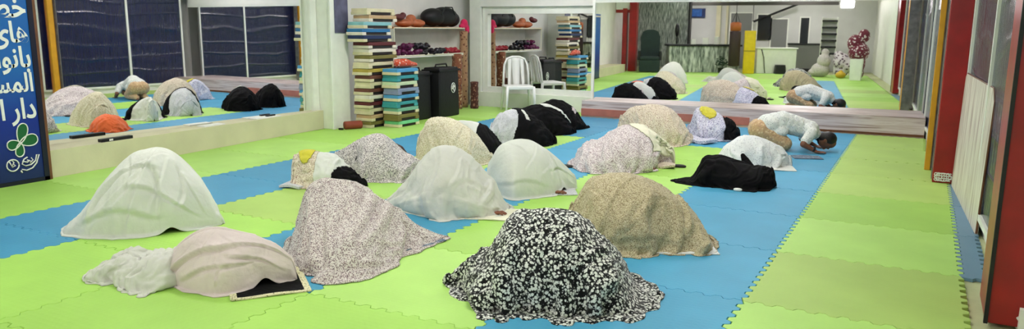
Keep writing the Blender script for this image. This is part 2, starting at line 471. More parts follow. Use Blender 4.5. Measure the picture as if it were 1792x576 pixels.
# ================================================================= WORSHIPPERS
FORMS = {
    'P1': {'o': [-5.409, -0.61], 'head': 25, 'L': 0.962, 'z': [0.012, 0.118, 0.241, 0.37, 0.475, 0.522, 0.536, 0.495, 0.381, 0.274, 0.093], 'w': [0.255, 0.349, 0.382, 0.39, 0.4, 0.395, 0.383, 0.327, 0.266, 0.153, 0.048], 'far': 1.0},
    'P2': {'o': [-3.818, -1.107], 'head': 25, 'L': 0.647, 'z': [0.152, 0.217, 0.258, 0.282, 0.29, 0.281, 0.269, 0.255, 0.231, 0.201, 0.146], 'w': [0.106, 0.134, 0.179, 0.214, 0.233, 0.248, 0.254, 0.208, 0.129, 0.097, 0.036], 'far': 0.55},
    'P3': {'o': [-3.711, -0.328], 'head': 38, 'L': 0.962, 'z': [0.05, 0.341, 0.425, 0.423, 0.403, 0.339, 0.277, 0.212, 0.125, 0.062, 0.023], 'w': [0.3, 0.44, 0.64, 0.74, 0.726, 0.653, 0.526, 0.308, 0.205, 0.109, 0.028], 'far': 0.5},
    'P4': {'o': [-2.426, -0.462], 'head': 20, 'L': 1.085, 'z': [0.066, 0.165, 0.232, 0.405, 0.439, 0.451, 0.435, 0.355, 0.23, 0.04, 0.006], 'w': [0.004, 0.102, 0.292, 0.338, 0.335, 0.303, 0.313, 0.317, 0.293, 0.258, 0.059], 'far': 1.0},
    'P5': {'o': [-2.219, 0.691], 'head': 25, 'L': 0.891, 'z': [0.256, 0.399, 0.439, 0.454, 0.453, 0.428, 0.391, 0.332, 0.27, 0.164, 0.014], 'w': [0.075, 0.212, 0.301, 0.339, 0.336, 0.324, 0.289, 0.261, 0.257, 0.276, 0.154], 'far': 1.0},
    'P6': {'o': [-3.874, 0.82], 'head': 25, 'L': 0.959, 'z': [0.049, 0.133, 0.239, 0.373, 0.462, 0.485, 0.469, 0.409, 0.305, 0.202, 0.013], 'w': [0.057, 0.062, 0.167, 0.256, 0.321, 0.378, 0.375, 0.35, 0.331, 0.274, 0.144], 'far': 0.5},
    'P7': {'o': [-3.454, 1.731], 'head': 35, 'L': 0.714, 'z': [0.258, 0.373, 0.414, 0.435, 0.436, 0.422, 0.382, 0.334, 0.276, 0.21, 0.137], 'w': [0.069, 0.267, 0.393, 0.39, 0.362, 0.328, 0.29, 0.236, 0.159, 0.08, 0.028], 'far': 0.75},
    'P8': {'o': [-5.014, 1.058], 'head': 25, 'L': 0.573, 'z': [0.262, 0.301, 0.313, 0.307, 0.3, 0.295, 0.282, 0.234, 0.177, 0.121, 0.066], 'w': [0.09000000000000001, 0.10260000000000001, 0.1305, 0.1602, 0.1872, 0.2043, 0.20520000000000002, 0.20070000000000002, 0.17550000000000002, 0.0999, 0.036000000000000004], 'far': 0.5},
    'P9': {'o': [-5.017, 1.577], 'head': 25, 'L': 0.783, 'z': [0.22, 0.267, 0.312, 0.356, 0.389, 0.404, 0.384, 0.309, 0.235, 0.199, 0.154], 'w': [0.026, 0.044, 0.088, 0.158, 0.256, 0.263, 0.268, 0.269, 0.254, 0.162, 0.026], 'far': 1.0},
    'P10': {'o': [-4.8, 2.623], 'head': 25, 'L': 0.716, 'z': [0.305, 0.428, 0.459, 0.462, 0.455, 0.431, 0.392, 0.351, 0.288, 0.207, 0.098], 'w': [0.145, 0.182, 0.221, 0.257, 0.29, 0.314, 0.32, 0.316, 0.281, 0.175, 0.03], 'far': 0.75},
    'P11': {'o': [-4.912, 3.327], 'head': 25, 'L': 0.594, 'z': [0.307, 0.327, 0.349, 0.345, 0.34, 0.329, 0.305, 0.277, 0.217, 0.147, 0.029], 'w': [0.072, 0.087, 0.076, 0.106, 0.162, 0.222, 0.273, 0.294, 0.29, 0.261, 0.176], 'far': 0.75},
    'P12': {'o': [-4.776, 4.062], 'head': 25, 'L': 0.728, 'z': [0.245, 0.347, 0.382, 0.412, 0.419, 0.407, 0.367, 0.319, 0.266, 0.19, 0.099], 'w': [0.156, 0.185, 0.214, 0.24, 0.263, 0.283, 0.291, 0.279, 0.237, 0.14, 0.029], 'far': 0.8},
    'P13': {'o': [-5.047, 4.998], 'head': 25, 'L': 0.834, 'z': [0.256, 0.288, 0.324, 0.351, 0.373, 0.377, 0.372, 0.34, 0.295, 0.2, 0.077], 'w': [0.061, 0.172, 0.25, 0.29, 0.287, 0.265, 0.247, 0.243, 0.234, 0.156, 0.033], 'far': 0.7},
    'P14': {'o': [-4.97, 5.652], 'head': 25, 'L': 0.688, 'z': [0.303, 0.337, 0.372, 0.395, 0.384, 0.376, 0.337, 0.297, 0.217, 0.125, 0.031], 'w': [0.068, 0.163, 0.217, 0.229, 0.224, 0.247, 0.281, 0.294, 0.26, 0.184, 0.07], 'far': 0.75},
    'P15': {'o': [-3.473, 4.954], 'head': 25, 'L': 0.826, 'z': [0.322, 0.402, 0.439, 0.454, 0.471, 0.462, 0.448, 0.418, 0.348, 0.249, 0.113], 'w': [0.062, 0.167, 0.237, 0.286, 0.318, 0.334, 0.337, 0.319, 0.266, 0.184, 0.074], 'far': 1.0},
    'P16': {'o': [-3.367, 3.235], 'head': 25, 'L': 0.984, 'z': [0.014, 0.165, 0.231, 0.27, 0.344, 0.395, 0.415, 0.405, 0.355, 0.282, 0.185], 'w': [0.184, 0.37, 0.472, 0.502, 0.503, 0.492, 0.456, 0.375, 0.211, 0.027, 0.015], 'far': 0.8},
    'P18': {'o': [-2.849, 5.757], 'head': 25, 'L': 0.589, 'z': [0.172, 0.347, 0.384, 0.386, 0.373, 0.343, 0.309, 0.264, 0.243, 0.207, 0.129], 'w': [0.028, 0.15, 0.232, 0.288, 0.304, 0.294, 0.273, 0.239, 0.193, 0.139, 0.082], 'far': 1.0},
    'P20': {'o': [-2.059, 3.983], 'head': 25, 'L': 0.7, 'z': [0.099, 0.202, 0.255, 0.299, 0.302, 0.305, 0.288, 0.261, 0.225, 0.189, 0.108], 'w': [0.08, 0.182, 0.232, 0.249, 0.248, 0.242, 0.229, 0.2, 0.163, 0.116, 0.048], 'far': 1.0},
    'P21': {'o': [-2.192, 2.905], 'head': 15, 'L': 0.825, 'z': [0.01, 0.034, 0.078, 0.237, 0.256, 0.259, 0.235, 0.214, 0.185, 0.184, 0.165], 'w': [0.037, 0.109, 0.141, 0.165, 0.189, 0.213, 0.234, 0.253, 0.254, 0.199, 0.105], 'far': 1.0},
    'P2b': {'o': [-4.229, -1.3], 'head': 25, 'L': 0.555, 'z': [0.032, 0.074, 0.101, 0.125, 0.136, 0.116, 0.128, 0.141, 0.155, 0.149, 0.011], 'w': [0.103, 0.109, 0.097, 0.099, 0.126, 0.168, 0.206, 0.219, 0.237, 0.139, 0.023], 'far': 1.0}}
def cr(xs, ys, x):
    xs = np.asarray(xs, float); ys = np.asarray(ys, float); x = np.asarray(x, float)
    d = np.gradient(ys, xs); i = np.clip(np.searchsorted(xs, x)-1, 0, len(xs)-2)
    h = xs[i+1]-xs[i]; t = (x-xs[i])/h
    return (2*t**3-3*t**2+1)*ys[i]+(t**3-2*t**2+t)*h*d[i]+(-2*t**3+3*t**2)*ys[i+1]+(t**3-t**2)*h*d[i+1]

def vnoise(x, y, seed):
    r = np.random.RandomState(seed).rand(64, 64)
    xi = np.floor(x).astype(int); yi = np.floor(y).astype(int)
    fx = x-xi; fy = y-yi; fx = fx*fx*(3-2*fx); fy = fy*fy*(3-2*fy)
    a = r[xi % 64, yi % 64]; b = r[(xi+1) % 64, yi % 64]; c = r[xi % 64, (yi+1) % 64]; d = r[(xi+1) % 64, (yi+1) % 64]
    return (a*(1-fx)+b*fx)*(1-fy)+(c*(1-fx)+d*fx)*fy

def settle(P0, hm, seed, iters, slack):
    """let slightly over-long cloth relax and buckle over the figure (position based)"""
    nu, nt = P0.shape[:2]
    gu = np.gradient(P0, axis=0); gt = np.gradient(P0, axis=1)
    N = np.cross(gt, gu); N /= np.linalg.norm(N, axis=-1, keepdims=True)+1e-9
    ctr = P0.copy(); ctr[..., 1] = 0; ctr[..., 2] = 0
    N[(np.sum(N*(P0-ctr), -1) < 0)] *= -1
    ln = lambda a: np.linalg.norm(a, axis=-1)
    eu = (1+slack*(.015+.095*(hm[:-1]+hm[1:])/2))
    et = 1+slack*.014
    Lu = ln(P0[1:]-P0[:-1])*eu; Lt = ln(P0[:, 1:]-P0[:, :-1])*et
    Ld = ln(P0[1:, 1:]-P0[:-1, :-1])*(1+slack*.03); Le = ln(P0[1:, :-1]-P0[:-1, 1:])*(1+slack*.03)
    cons = []
    for par in (0, 1):
        cons.append(((slice(par, nu-1, 2), slice(None)), (slice(par+1, nu, 2), slice(None)), Lu[par::2], .9))
        cons.append(((slice(None), slice(par, nt-1, 2)), (slice(None), slice(par+1, nt, 2)), Lt[:, par::2], .9))
        cons.append(((slice(par, nu-1, 2), slice(0, nt-1)), (slice(par+1, nu, 2), slice(1, nt)), Ld[par::2], .35))
        cons.append(((slice(par, nu-1, 2), slice(1, nt)), (slice(par+1, nu, 2), slice(0, nt-1)), Le[par::2], .35))
    b1 = max(2, round(.016*nu/1.0)); b2 = max(4, round(.036*nu))
    for st, kk in ((b1, .35), (b2, .35), (9, .5)):
        Bu = np.add.reduce([Lu[i:nu-1-st+1+i] for i in range(st)]); Bt = np.add.reduce([Lt[:, i:nt-1-st+1+i] for i in range(st)])
        for par in range(2):
            for o_ in range(st):
                i0 = par*st+o_
                ii = np.arange(i0, nu-st, 2*st)
                if len(ii) and kk < .5: cons.append(((ii, slice(None)), (ii+st, slice(None)), Bu[ii]*.992, kk))
                jj = np.arange(i0, nt-st, 2*st)
                if len(jj): cons.append(((slice(None), jj), (slice(None), jj+st), Bt[:, jj]*.992, kk))
    sx_ = 150./nu
    ii, jj = np.meshgrid(np.arange(nu), np.arange(nt), indexing='ij')
    kick = (vnoise(ii*sx_/10.+3*vnoise(ii*sx_/36., jj/24., seed+23), jj/34., seed+21)-.4)*.022+(vnoise(ii*sx_/5., jj/12., seed+22)-.5)*.002
    P = P0+N*kick[..., None]
    V = np.zeros_like(P)
    for it in range(iters):
        prev = P.copy()
        P = P+V*.88; P[..., 2] -= .00045
        for a, b, L_, k in cons:
            d = P[b]-P[a]; l_ = ln(d)+1e-9
            c = (k*.5*(l_-L_)/l_)[..., None]*d
            P[a] += c; P[b] -= c
        D = P-P0; h = np.sum(D*N, -1)
        lo = -.006; hi = .030
        D += N*(np.clip(h, lo, hi)-h)[..., None]*.8
        T = D-N*np.sum(D*N, -1)[..., None]; tl = ln(T)+1e-9
        D -= T*(np.maximum(tl-.035, 0)/tl)[..., None]
        P = P0+D
        P[..., 2] = np.maximum(P[..., 2], .004)
        P[:, 0, 2] = np.minimum(P[:, 0, 2], np.maximum(P0[:, 0, 2], .012)); P[:, -1, 2] = np.minimum(P[:, -1, 2], .012)
        P[0] = .7*P[0]+.3*P0[0]; P[-1] = .7*P[-1]+.3*P0[-1]
        V = P-prev
    return P

def cloth_form(F, seed, nu=110, nt=71, drape=.02, freq=9, creases=10, cr_amp=.014, hem=.05, custom=(), sim=110, slack=1.0, micro=1.0, near=(1.25, .85), lift=()):
    """draped-cloth surface over a kneeling figure, in the figure's own frame
    (x forward, y left).  returns P[nu,nt,3], S, TH"""
    L = F['L']; K = len(F['z']); s = np.linspace(0, 1, K)
    S = (1-np.cos(np.linspace(0, np.pi, nu)))/2
    S = .5*S+.5*np.linspace(0, 1, nu)
    Z = np.maximum(cr(s, F['z'], S), .012); W = np.maximum(cr(s, F['w'], S), .03)
    WR = W; WL = np.maximum(W*F['far'], .03)
    th = np.linspace(0, np.pi, nt)
    c = np.cos(th); sn = np.sin(th)
    V = np.where(c > 0, np.abs(c)**near[0], -np.abs(c)**1.25)
    v = np.where(V[None] < 0, V[None]*WL[:, None], V[None]*WR[:, None])
    z = Z[:, None]*(np.where(c > 0, sn**near[1], sn**.85)[None])
    for (s0, sw, hh) in lift:
        z = z+hh*np.exp(-((S[:, None]-s0)/sw)**2)*np.clip(1-th[None]/.75, 0, 1)
    u = (S*L)[:, None]+0*v
    P = np.stack([u, -v, z], -1)
    SS = S[:, None]+0*v; TT = th[None]+0*v
    # folds
    hm = 1-np.sin(TT)
    side = (TT > np.pi/2)*17.3
    steep = np.clip(Z[:, None]/.2, 0, 1)
    wx = SS*freq*L+side+.8*vnoise(SS*5+side, TT*2.2, seed)+ .5*(vnoise(SS*9, TT*3, seed+5)-.5)
    n1 = vnoise(wx, 0*wx+3.3, seed+1)
    rid = 1-np.abs(2*n1-1)
    d = drape*1.5*(hm**.6)*(rid**1.8-.4)*2*np.clip(steep, .15, 1)
    n2 = vnoise(wx*2.3+4, TT*1.5, seed+2)
    d += drape*.6*(.25+hm)*((1-np.abs(2*n2-1))**1.6-.4)*np.clip(steep, .3, 1)
    n3 = vnoise(SS*L*16+TT*2.4*np.cos(seed)+9*vnoise(SS*4, TT*1.6, seed+6), TT*3.1+side, seed+4)
    d += micro*.010*((1-np.abs(2*n3-1))**2.2-.3)*np.clip(steep, .3, 1)
    d += .010*(vnoise(SS*L*7+3, TT*2.0+side, seed+3)-.5)
    rnd = random.Random(seed)
    arc = TT/np.pi*np.pi*.33
    U = SS*L
    def crease(u0, t0, u1, t1, wd, am):
        a0, a1 = t0/np.pi*np.pi*.33, t1/np.pi*np.pi*.33
        dx, dy = u1-u0, a1-a0; l2 = dx*dx+dy*dy+1e-9
        q = np.clip(((U-u0)*dx+(arc-a0)*dy)/l2, 0, 1)
        ex, ey = U-(u0+q*dx), arc-(a0+q*dy)
        bow = .03*np.sin(np.pi*q)
        sgn = (ex*dy-ey*dx)/math.sqrt(l2)+bow
        off = np.sqrt(ex*ex+ey*ey)
        fade = np.sin(np.pi*np.clip(q*.85+.1, 0, 1))**.7
        far_ = np.exp(-np.maximum(off-np.abs(sgn), 0)**2/(.03**2))
        x = sgn/wd
        prof = np.where(x < 0, np.exp(np.minimum(x, 0)*.42), np.exp(-(np.maximum(x, 0)*1.7)**2))
        return am*fade*far_*(prof*.8-.35*np.exp(-((x-1.3)/.8)**2))
    for k in range(creases):
        near = rnd.random() < .65
        b = rnd.uniform(0, .55) if near else rnd.uniform(2.6, 3.1)
        u0 = rnd.uniform(.15, .75)*L; u1 = min(max(u0+rnd.uniform(-.3, .3)*L, .05*L), .95*L)
        d += crease(u0, rnd.uniform(.95, 1.45) if near else rnd.uniform(1.7, 2.2), u1, b, rnd.uniform(.007, .014), cr_amp*rnd.uniform(.7, 1.3))
    for (a, b, c_, e, wd, am) in custom:
        d += crease(a*L, b, c_*L, e, wd*.75, am*1.15)
    gu = np.gradient(P, axis=0); gt = np.gradient(P, axis=1)
    N = np.cross(gt, gu); N /= np.linalg.norm(N, axis=-1, keepdims=True)+1e-9
    ctr = P.copy(); ctr[..., 1] *= 0; ctr[..., 2] = 0
    flip = (np.sum(N*(P-ctr), -1) < 0)
    N[flip] *= -1
    P = P+N*d[..., None]
    if sim: P = settle(P, hm, seed, sim, slack)
    # rounded closed ends
    def end(i, sg):
        rs_ = []
        for k_, sc_ in ((.014, .93), (.026, .75), (.034, .45), (.038, .12)):
            q = P[i].copy(); q[:, 0] += sg*k_; q[:, 1] = q[:, 1]*sc_+0; q[:, 2] *= sc_
            rs_.append(q)
        return rs_
    a = end(0, -1)[::-1]; b = end(-1, 1)
    P = np.concatenate([np.array(a), P, np.array(b)], 0)
    SS = np.concatenate([np.full((4, nt), -.01), SS, np.full((4, nt), 1.01)], 0)
    TT = np.concatenate([TT[:4], TT, TT[:4]], 0)
    # hem lying on the floor
    nr = P.shape[0]
    out = []
    for side_, col in ((-1, 0), (1, nt-1)):
        ex = []
        t_ = np.linspace(0, 1, nr)
        wv = hem*(.25+1.1*vnoise(t_*7, 0*t_+side_+5, seed+9)+.35*vnoise(t_*19, 0*t_+2, seed+8))
        wv *= np.clip(np.sin(np.pi*t_)*5, .1, 1)
        dy = -1 if col == 0 else 1
        lf = np.zeros(nr)
        if col == 0:
            for (s0, sw, hh) in lift: lf = np.maximum(lf, np.exp(-((SS[:, 0]-s0)/sw)**2))
        wv = wv*(1-.97*lf)
        e1 = P[:, col].copy(); e1[:, 1] += dy*wv*.5; e1[:, 2] = (.006+.008*vnoise(t_*26, 0*t_, seed+7))*(1-lf)+lf*np.maximum(P[:, col, 2]-.004, .003)
        e2 = P[:, col].copy(); e2[:, 1] += dy*wv; e2[:, 2] = .003*(1-lf)+lf*np.maximum(P[:, col, 2]-.008, .003)
        out.append((e1, e2))
    P = np.concatenate([out[0][1][:, None], out[0][0][:, None], P, out[1][0][:, None], out[1][1][:, None]], 1)
    SS = np.concatenate([SS[:, :1], SS[:, :1], SS, SS[:, -1:], SS[:, -1:]], 1)
    TT = np.concatenate([TT[:, :1]*0-.02, TT[:, :1]*0-.01, TT, TT[:, -1:]*0+3.16, TT[:, -1:]*0+3.17], 1)
    P[..., 2] = np.maximum(P[..., 2], .003)
    return P, SS, TT

def cloth_part(name, mat, parent, data, mask=None, off=0.0, label=None):
    P, S, T = data
    nu, nt = S.shape
    Q = P
    if off:
        gu = np.gradient(P, axis=0); gt = np.gradient(P, axis=1)
        N = np.cross(gt, gu); N /= np.linalg.norm(N, axis=-1, keepdims=True)+1e-9
        ctr = P.copy(); ctr[..., 1] = 0; ctr[..., 2] = 0
        N[(np.sum(N*(P-ctr), -1) < 0)] *= -1
        Q = P+N*off; Q[..., 2] = np.maximum(Q[..., 2], .004)
    idx = -np.ones((nu, nt), int); verts = []; faces = []
    def vi(i, j):
        if idx[i, j] < 0:
            idx[i, j] = len(verts); verts.append(tuple(Q[i, j]))
        return int(idx[i, j])
    for i in range(nu-1):
        for j in range(nt-1):
            if mask is not None:
                sc_ = (S[i, j]+S[i+1, j+1])/2; tc = (T[i, j]+T[i, j+1])/2
                if not mask(sc_, tc): continue
            faces.append((vi(i, j), vi(i, j+1), vi(i+1, j+1), vi(i+1, j)))
    me = bpy.data.meshes.new(name); me.from_pydata(verts, [], faces)
    bm = bmesh.new(); bm.from_mesh(me)
    bmesh.ops.remove_doubles(bm, verts=bm.verts, dist=.0004)
    bmesh.ops.recalc_face_normals(bm, faces=bm.faces)
    bm.to_mesh(me); bm.free()
    me.materials.append(mat)
    for p in me.polygons: p.use_smooth = True
    o = bpy.data.objects.new(name, me)
    link(o, parent)
    sm = o.modifiers.new('thick', 'SOLIDIFY'); sm.thickness = .003; sm.offset = -1
    if label: o['label'] = label
    return o

M['under'] = plain('dark_underclothes', (34, 32, 36), .9)
def remesh(mb, name, voxel, mats, paint=None, smooth=2):
    bmesh.ops.recalc_face_normals(mb.bm, faces=mb.bm.faces)
    me = bpy.data.meshes.new('tmp'); mb.bm.to_mesh(me); mb.bm.free()
    o = bpy.data.objects.new('tmp', me); COL.objects.link(o)
    m = o.modifiers.new('r', 'REMESH'); m.mode = 'VOXEL'; m.voxel_size = voxel; m.use_smooth_shade = True
    s = o.modifiers.new('s', 'SMOOTH'); s.factor = .5; s.iterations = smooth
    dg = bpy.context.evaluated_depsgraph_get()
    new = bpy.data.meshes.new_from_object(o.evaluated_get(dg))
    new.name = name
    bpy.data.objects.remove(o); bpy.data.meshes.remove(me)
    new.materials.clear()
    for x in mats: new.materials.append(x)
    for p in new.polygons:
        p.use_smooth = True
        if paint: p.material_index = paint(p.center)
    return new

def body_bm(hand_r=(.84, -.19), hand_l=(.84, .19)):
    """kneeling figure bowed with the forehead on the ground; x forward, toes at 0"""
    b = MB()
    for s in (-1, 1):
        b.cap((.02, .09*s, .03), (.10, .09*s, .05), .022, .033)           # foot
        b.cap((.10, .09*s, .05), (.42, .10*s, .06), .036, .056)           # shin
        b.cap((.42, .10*s, .06), (.30, .09*s, .32), .06, .085)            # thigh
        b.cap((.30, .07*s, .34), (.30, .0, .35), .10, .11)                # hip
        b.cap((.66, .0, .20), (.66, .14*s, .185), .08, .052)              # shoulder
        hx, hy = hand_r if s < 0 else hand_l
        ex, ey = .60, .22*s
        b.cap((.66, .15*s, .18), (ex, ey, .055), .046, .036)              # upper arm
        b.cap((ex, ey, .055), (hx-.03, hy, .026), .036, .022)             # forearm
        b.cap((hx-.03, hy-.012, .020), (hx+.03, hy-.016, .014), .016, .013)
        b.cap((hx-.03, hy+.012, .020), (hx+.03, hy+.016, .014), .016, .013)
        for k, (dy, ln) in enumerate(((-.028, .048), (-.010, .064), (.009, .068), (.027, .056))):
            dy *= -s
            b.cap((hx+.03, hy+dy*.8, .013), (hx+.03+ln*.55, hy+dy*1.15, .015), .0085, .008)
            b.cap((hx+.03+ln*.55, hy+dy*1.15, .015), (hx+.03+ln, hy+dy*1.25, .009), .008, .007)
        b.cap((hx-.01, hy-.026*s, .014), (hx+.03, hy-.052*s, .010), .010, .0085)   # thumb
    b.cap((.32, 0, .34), (.50, 0, .275), .125, .118)
    b.cap((.50, 0, .275), (.66, 0, .20), .118, .10)
    b.cap((.68, 0, .19), (.78, 0, .135), .055, .05)                        # neck
    b.ball((.84, 0, .115), .088, (1.12, .86, 1.0), 3)                      # head
    b.ball((.885, 0, .085), .065, (1, .9, 1), 3)                           # forehead side on the ground
    b.ball((.82, 0, .045), .030, (.9, .8, 1), 2)                           # nose / chin
    for s in (-1, 1): b.ball((.82, .078*s, .115), .02, (.9, .45, 1.3), 2)  # ears
    return b
def paint_body(c):
    return 0 if (c.z < .06 and c.x > .74 and abs(c.y) > .10) or c.x > .79 or (c.x < .1 and c.z < .09) else 1
BODY = remesh(body_bm(), 'body', .011, [M['skin'], M['under']], paint_body)

def fitted_body(F, zmax, near=(1.25, .85)):
    n = len(BODY.vertices); co = np.empty(n*3, 'f'); BODY.vertices.foreach_get('co', co); co = co.reshape(-1, 3).astype(float)
    K = len(F['z']); s = np.linspace(0, 1, K); L = F['L']
    q = np.stack([co[:, 0]*L*.90+L*.04, co[:, 1]*.9, co[:, 2]*zmax/.47*.85+.004], -1)
    S = np.clip(q[:, 0]/L, 0, 1)
    Z = np.maximum(cr(s, F['z'], S), .012); W = np.maximum(cr(s, F['w'], S), .03)
    W = np.where(q[:, 1] > 0, W*F['far'], W)*.86
    y = np.clip(q[:, 1], -W, W)
    nr = q[:, 1] < 0
    c = np.clip(np.abs(y)/W, 0, .999)**(1/np.where(nr, near[0], 1.25))
    zl = Z*np.sqrt(1-c*c)**np.where(nr, near[1], .85)-.04
    q[:, 1] = y; q[:, 2] = np.maximum(np.minimum(q[:, 2], zl), .002+.03*np.clip(q[:, 2], 0, 1))
    me = BODY.copy(); me.vertices.foreach_set('co', q.astype('f').ravel()); me.update()
    return me

def person(key, label, group=None, seed=1, body=True, bs=None, **kw):
    F = FORMS[key]
    e = thing('person', label, 'person', (F['o'][0], F['o'][1], 0), R(F['head']), group)
    zmax = max(F['z'])
    if body:
        b = bpy.data.objects.new('body', fitted_body(F, zmax, kw.get('near', (1.25, .85)))); link(b, e)
    return e, cloth_form(F, seed, **kw)

# fabrics
M['c_white'] = fabric('white_cotton', (210, 213, 205))
M['c_pinkwhite'] = fabric('pale_pink_cotton', (210, 196, 194))
M['c_greywhite'] = fabric('greyish_white_cotton', (200, 201, 193))
M['c_burg'] = fabric('white_cloth_burgundy_specks', (212, 205, 200), [((134, 112, 116), 125, .42, .09), ((92, 76, 84), 95, .24, .07)])
M['c_bw'] = fabric('black_cloth_white_flowers', (14, 15, 17), [((222, 224, 218), 60, .44, .06), ((150, 152, 150), 80, .26, .05)])
M['c_olive'] = fabric('beige_cloth_brown_specks', (180, 170, 138), [((126, 112, 84), 140, .40, .10), ((206, 198, 170), 100, .24, .08)])
M['c_greyfl'] = fabric('white_cloth_grey_print', (218, 212, 208), [((132, 124, 126), 110, .44, .09), ((90, 86, 90), 85, .26, .07)])
M['c_cream'] = fabric('cream_cloth_straw_print', (220, 214, 190), [((182, 170, 132), 95, .40, .1)])
M['c_mauve'] = fabric('white_cloth_mauve_print', (222, 214, 212), [((156, 136, 142), 105, .42, .1), ((116, 98, 106), 80, .22, .07)])
M['c_peach'] = fabric('cream_cloth_brown_flowers', (222, 212, 192), [((176, 158, 132), 105, .42, .1), ((164, 134, 122), 60, .24, .08)])
M['c_lilac'] = fabric('lilac_white_print', (220, 220, 232), [((160, 158, 190), 80, .40, .1), ((104, 100, 136), 60, .22, .07)])
M['c_dots'] = fabric('white_cloth_grey_dots', (216, 220, 218), [((172, 176, 180), 70, .26, .06)])
M['c_ecru'] = fabric('ecru_cloth', (222, 220, 196))
M['c_yellow'] = fabric('yellow_applique', (204, 196, 66), bump=.4)
M['c_grey'] = fabric('light_grey_marl', (200, 202, 206), [((176, 178, 184), 60, .3, .14)])
M['c_orange'] = fabric('orange_pleated_cloth', (224, 104, 54), bump=.2)
M['c_brown'] = fabric('brown_cloth', (66, 46, 40))
M['c_shirt'] = fabric('white_shirt_dark_print', (218, 222, 216), [((156, 160, 162), 60, .26, .10)])
M['c_camo'] = fabric('tan_mottled_cloth', (190, 160, 120), [((170, 136, 108), 34, .32, .2), ((214, 190, 152), 30, .26, .16)])

e, d = person('P1', 'person bowing under a plain white chador, leftmost in front, large', sim=0, micro=0, drape=.010, lift=((.80, .07, .05),), seed=11, nu=170, nt=101, freq=8, creases=9, cr_amp=.02, hem=.03,
    custom=[(.30, .30, .40, .75, .022, .045), (.40, .75, .66, .95, .018, .032), (.28, .26, .72, .20, .022, .035), (.66, 1.3, .46, .85, .014, .022), (.66, .95, .74, .3, .022, .035), (.45, 1.5, .25, .8, .012, .014), (.80, 1.2, .84, .4, .016, .028), (.55, .6, .9, .35, .018, .03), (.58, 1.45, .50, 1.1, .010, .016)])
cloth_part('chador', M['c_white'], e, d)
e, d = person('P2', 'person bowing under pinkish white cloth, head on the black bordered rug', sim=0, micro=.15, drape=.008, lift=((.86, .10, .055),), seed=23, nu=150, nt=91, freq=7, creases=5, cr_amp=.012, hem=.02,
    custom=[(.10, .35, .55, .85, .022, .04), (.5, .8, .97, 1.15, .018, .032), (.25, .2, .75, .55, .018, .03), (.62, .7, .92, .45, .02, .034), (.15, 1.2, .6, 1.5, .012, .014), (.55, .2, .62, .5, .012, .02)])
cloth_part('chador', M['c_pinkwhite'], e, d)
F = FORMS['P2b']; F0 = FORMS['P2']
dx, dy = F['o'][0]-F0['o'][0], F['o'][1]-F0['o'][1]; h0 = R(F0['head'])
tr = cloth_part('train', M['c_greywhite'], e, cloth_form(F, 31, nu=130, nt=61, drape=.022, freq=4, creases=22, cr_amp=.02, hem=.03,
    custom=[(.05, 1.5, .9, 1.2, .02, .03), (.1, 1.0, .95, .7, .02, .03), (.3, 2.0, .95, 1.7, .02, .03)]))
tr.location = (dx*math.cos(h0)+dy*math.sin(h0), -dx*math.sin(h0)+dy*math.cos(h0), 0)
e, d = person('P3', 'person bowing under white chador with dense burgundy specks, hem spread on mat', sim=60, slack=.35, micro=.3, drape=.020, near=(2.1, 1.75), seed=5, nu=170, nt=101, freq=8, creases=12, cr_amp=.02, hem=.03, bs=(.8, .55, .8),
    custom=[(.40, 1.3, .30, .5, .016, .038), (.50, 1.3, .34, .5, .014, .034), (.60, 1.2, .40, .48, .014, .03), (.30, .45, .66, .55, .02, .042), (.12, 1.3, .10, .4, .022, .034), (.22, 1.3, .18, .4, .018, .03), (.1, .3, .6, .25, .02, .03)])
cloth_part('chador', M['c_burg'], e, d)
e, d = person('P4', 'person bowing under black chador with small white flowers, nearest the camera', seed=8, nu=170, nt=101, drape=.022, freq=9, creases=14, cr_amp=.016, hem=.07)
cloth_part('chador', M['c_bw'], e, d)
e, d = person('P5', 'person bowing under olive-beige finely speckled chador on the blue strip', sim=60, slack=.4, micro=.3, drape=.016, lift=((.88, .05, .02),), seed=14, nu=170, nt=101, freq=9, creases=8, cr_amp=.014, hem=.02,
    custom=[(.28, .25, .62, 1.0, .014, .028), (.18, .2, .42, 1.3, .014, .02), (.72, 1.5, .78, .5, .014, .022), (.25, .15, .7, .18, .014, .02)])
cloth_part('chador', M['c_olive'], e, d)
e, d = person('P6', 'person bowing under off-white cotton chador in mid hall, brown hand showing', sim=60, slack=.35, micro=.2, drape=.026, seed=19, nu=160, nt=91, freq=8, creases=9, cr_amp=.02, hem=.04,
    custom=[(.45, 1.35, .48, .5, .02, .028), (.6, .5, .85, .8, .02, .03), (.4, .3, .75, .4, .02, .03), (.85, 1.2, .8, .3, .016, .024)])
cloth_part('chador', M['c_greywhite'], e, d)
e, d = person('P7', 'person bowing under smooth bright white chador right of the off-white one', sim=0, micro=.1, drape=.008, lift=((.85, .08, .045),), seed=27, nu=150, nt=91, freq=6, creases=5, cr_amp=.012, hem=.04,
    custom=[(.6, 1.3, .7, .35, .016, .018), (.7, .6, .95, .8, .018, .022), (.1, .25, .6, .2, .018, .02)])
cloth_part('chador', M['c_white'], e, d)
e, d = person('P8', 'small person in white shirt, flowered skirt with yellow patch, black scarf', slack=.5, seed=33, nu=110, nt=61, drape=.008, freq=7, creases=5, cr_amp=.008, hem=.01)
cloth_part('skirt', M['c_peach'], e, d, lambda s, t: s < .36, .004)
cloth_part('yellow_patch', M['c_yellow'], e, d, lambda s, t: (s-.2)**2/.010+(t-1.35)**2/.35 < 1, .012)
cloth_part('shirt', M['c_white'], e, d, lambda s, t: s >= .34 and not (s > .64+.16*(t-.6)), .0)
cloth_part('headscarf', M['black_cloth'], e, d, lambda s, t: s > .62+.16*(t-.6) or s > .95, .008)
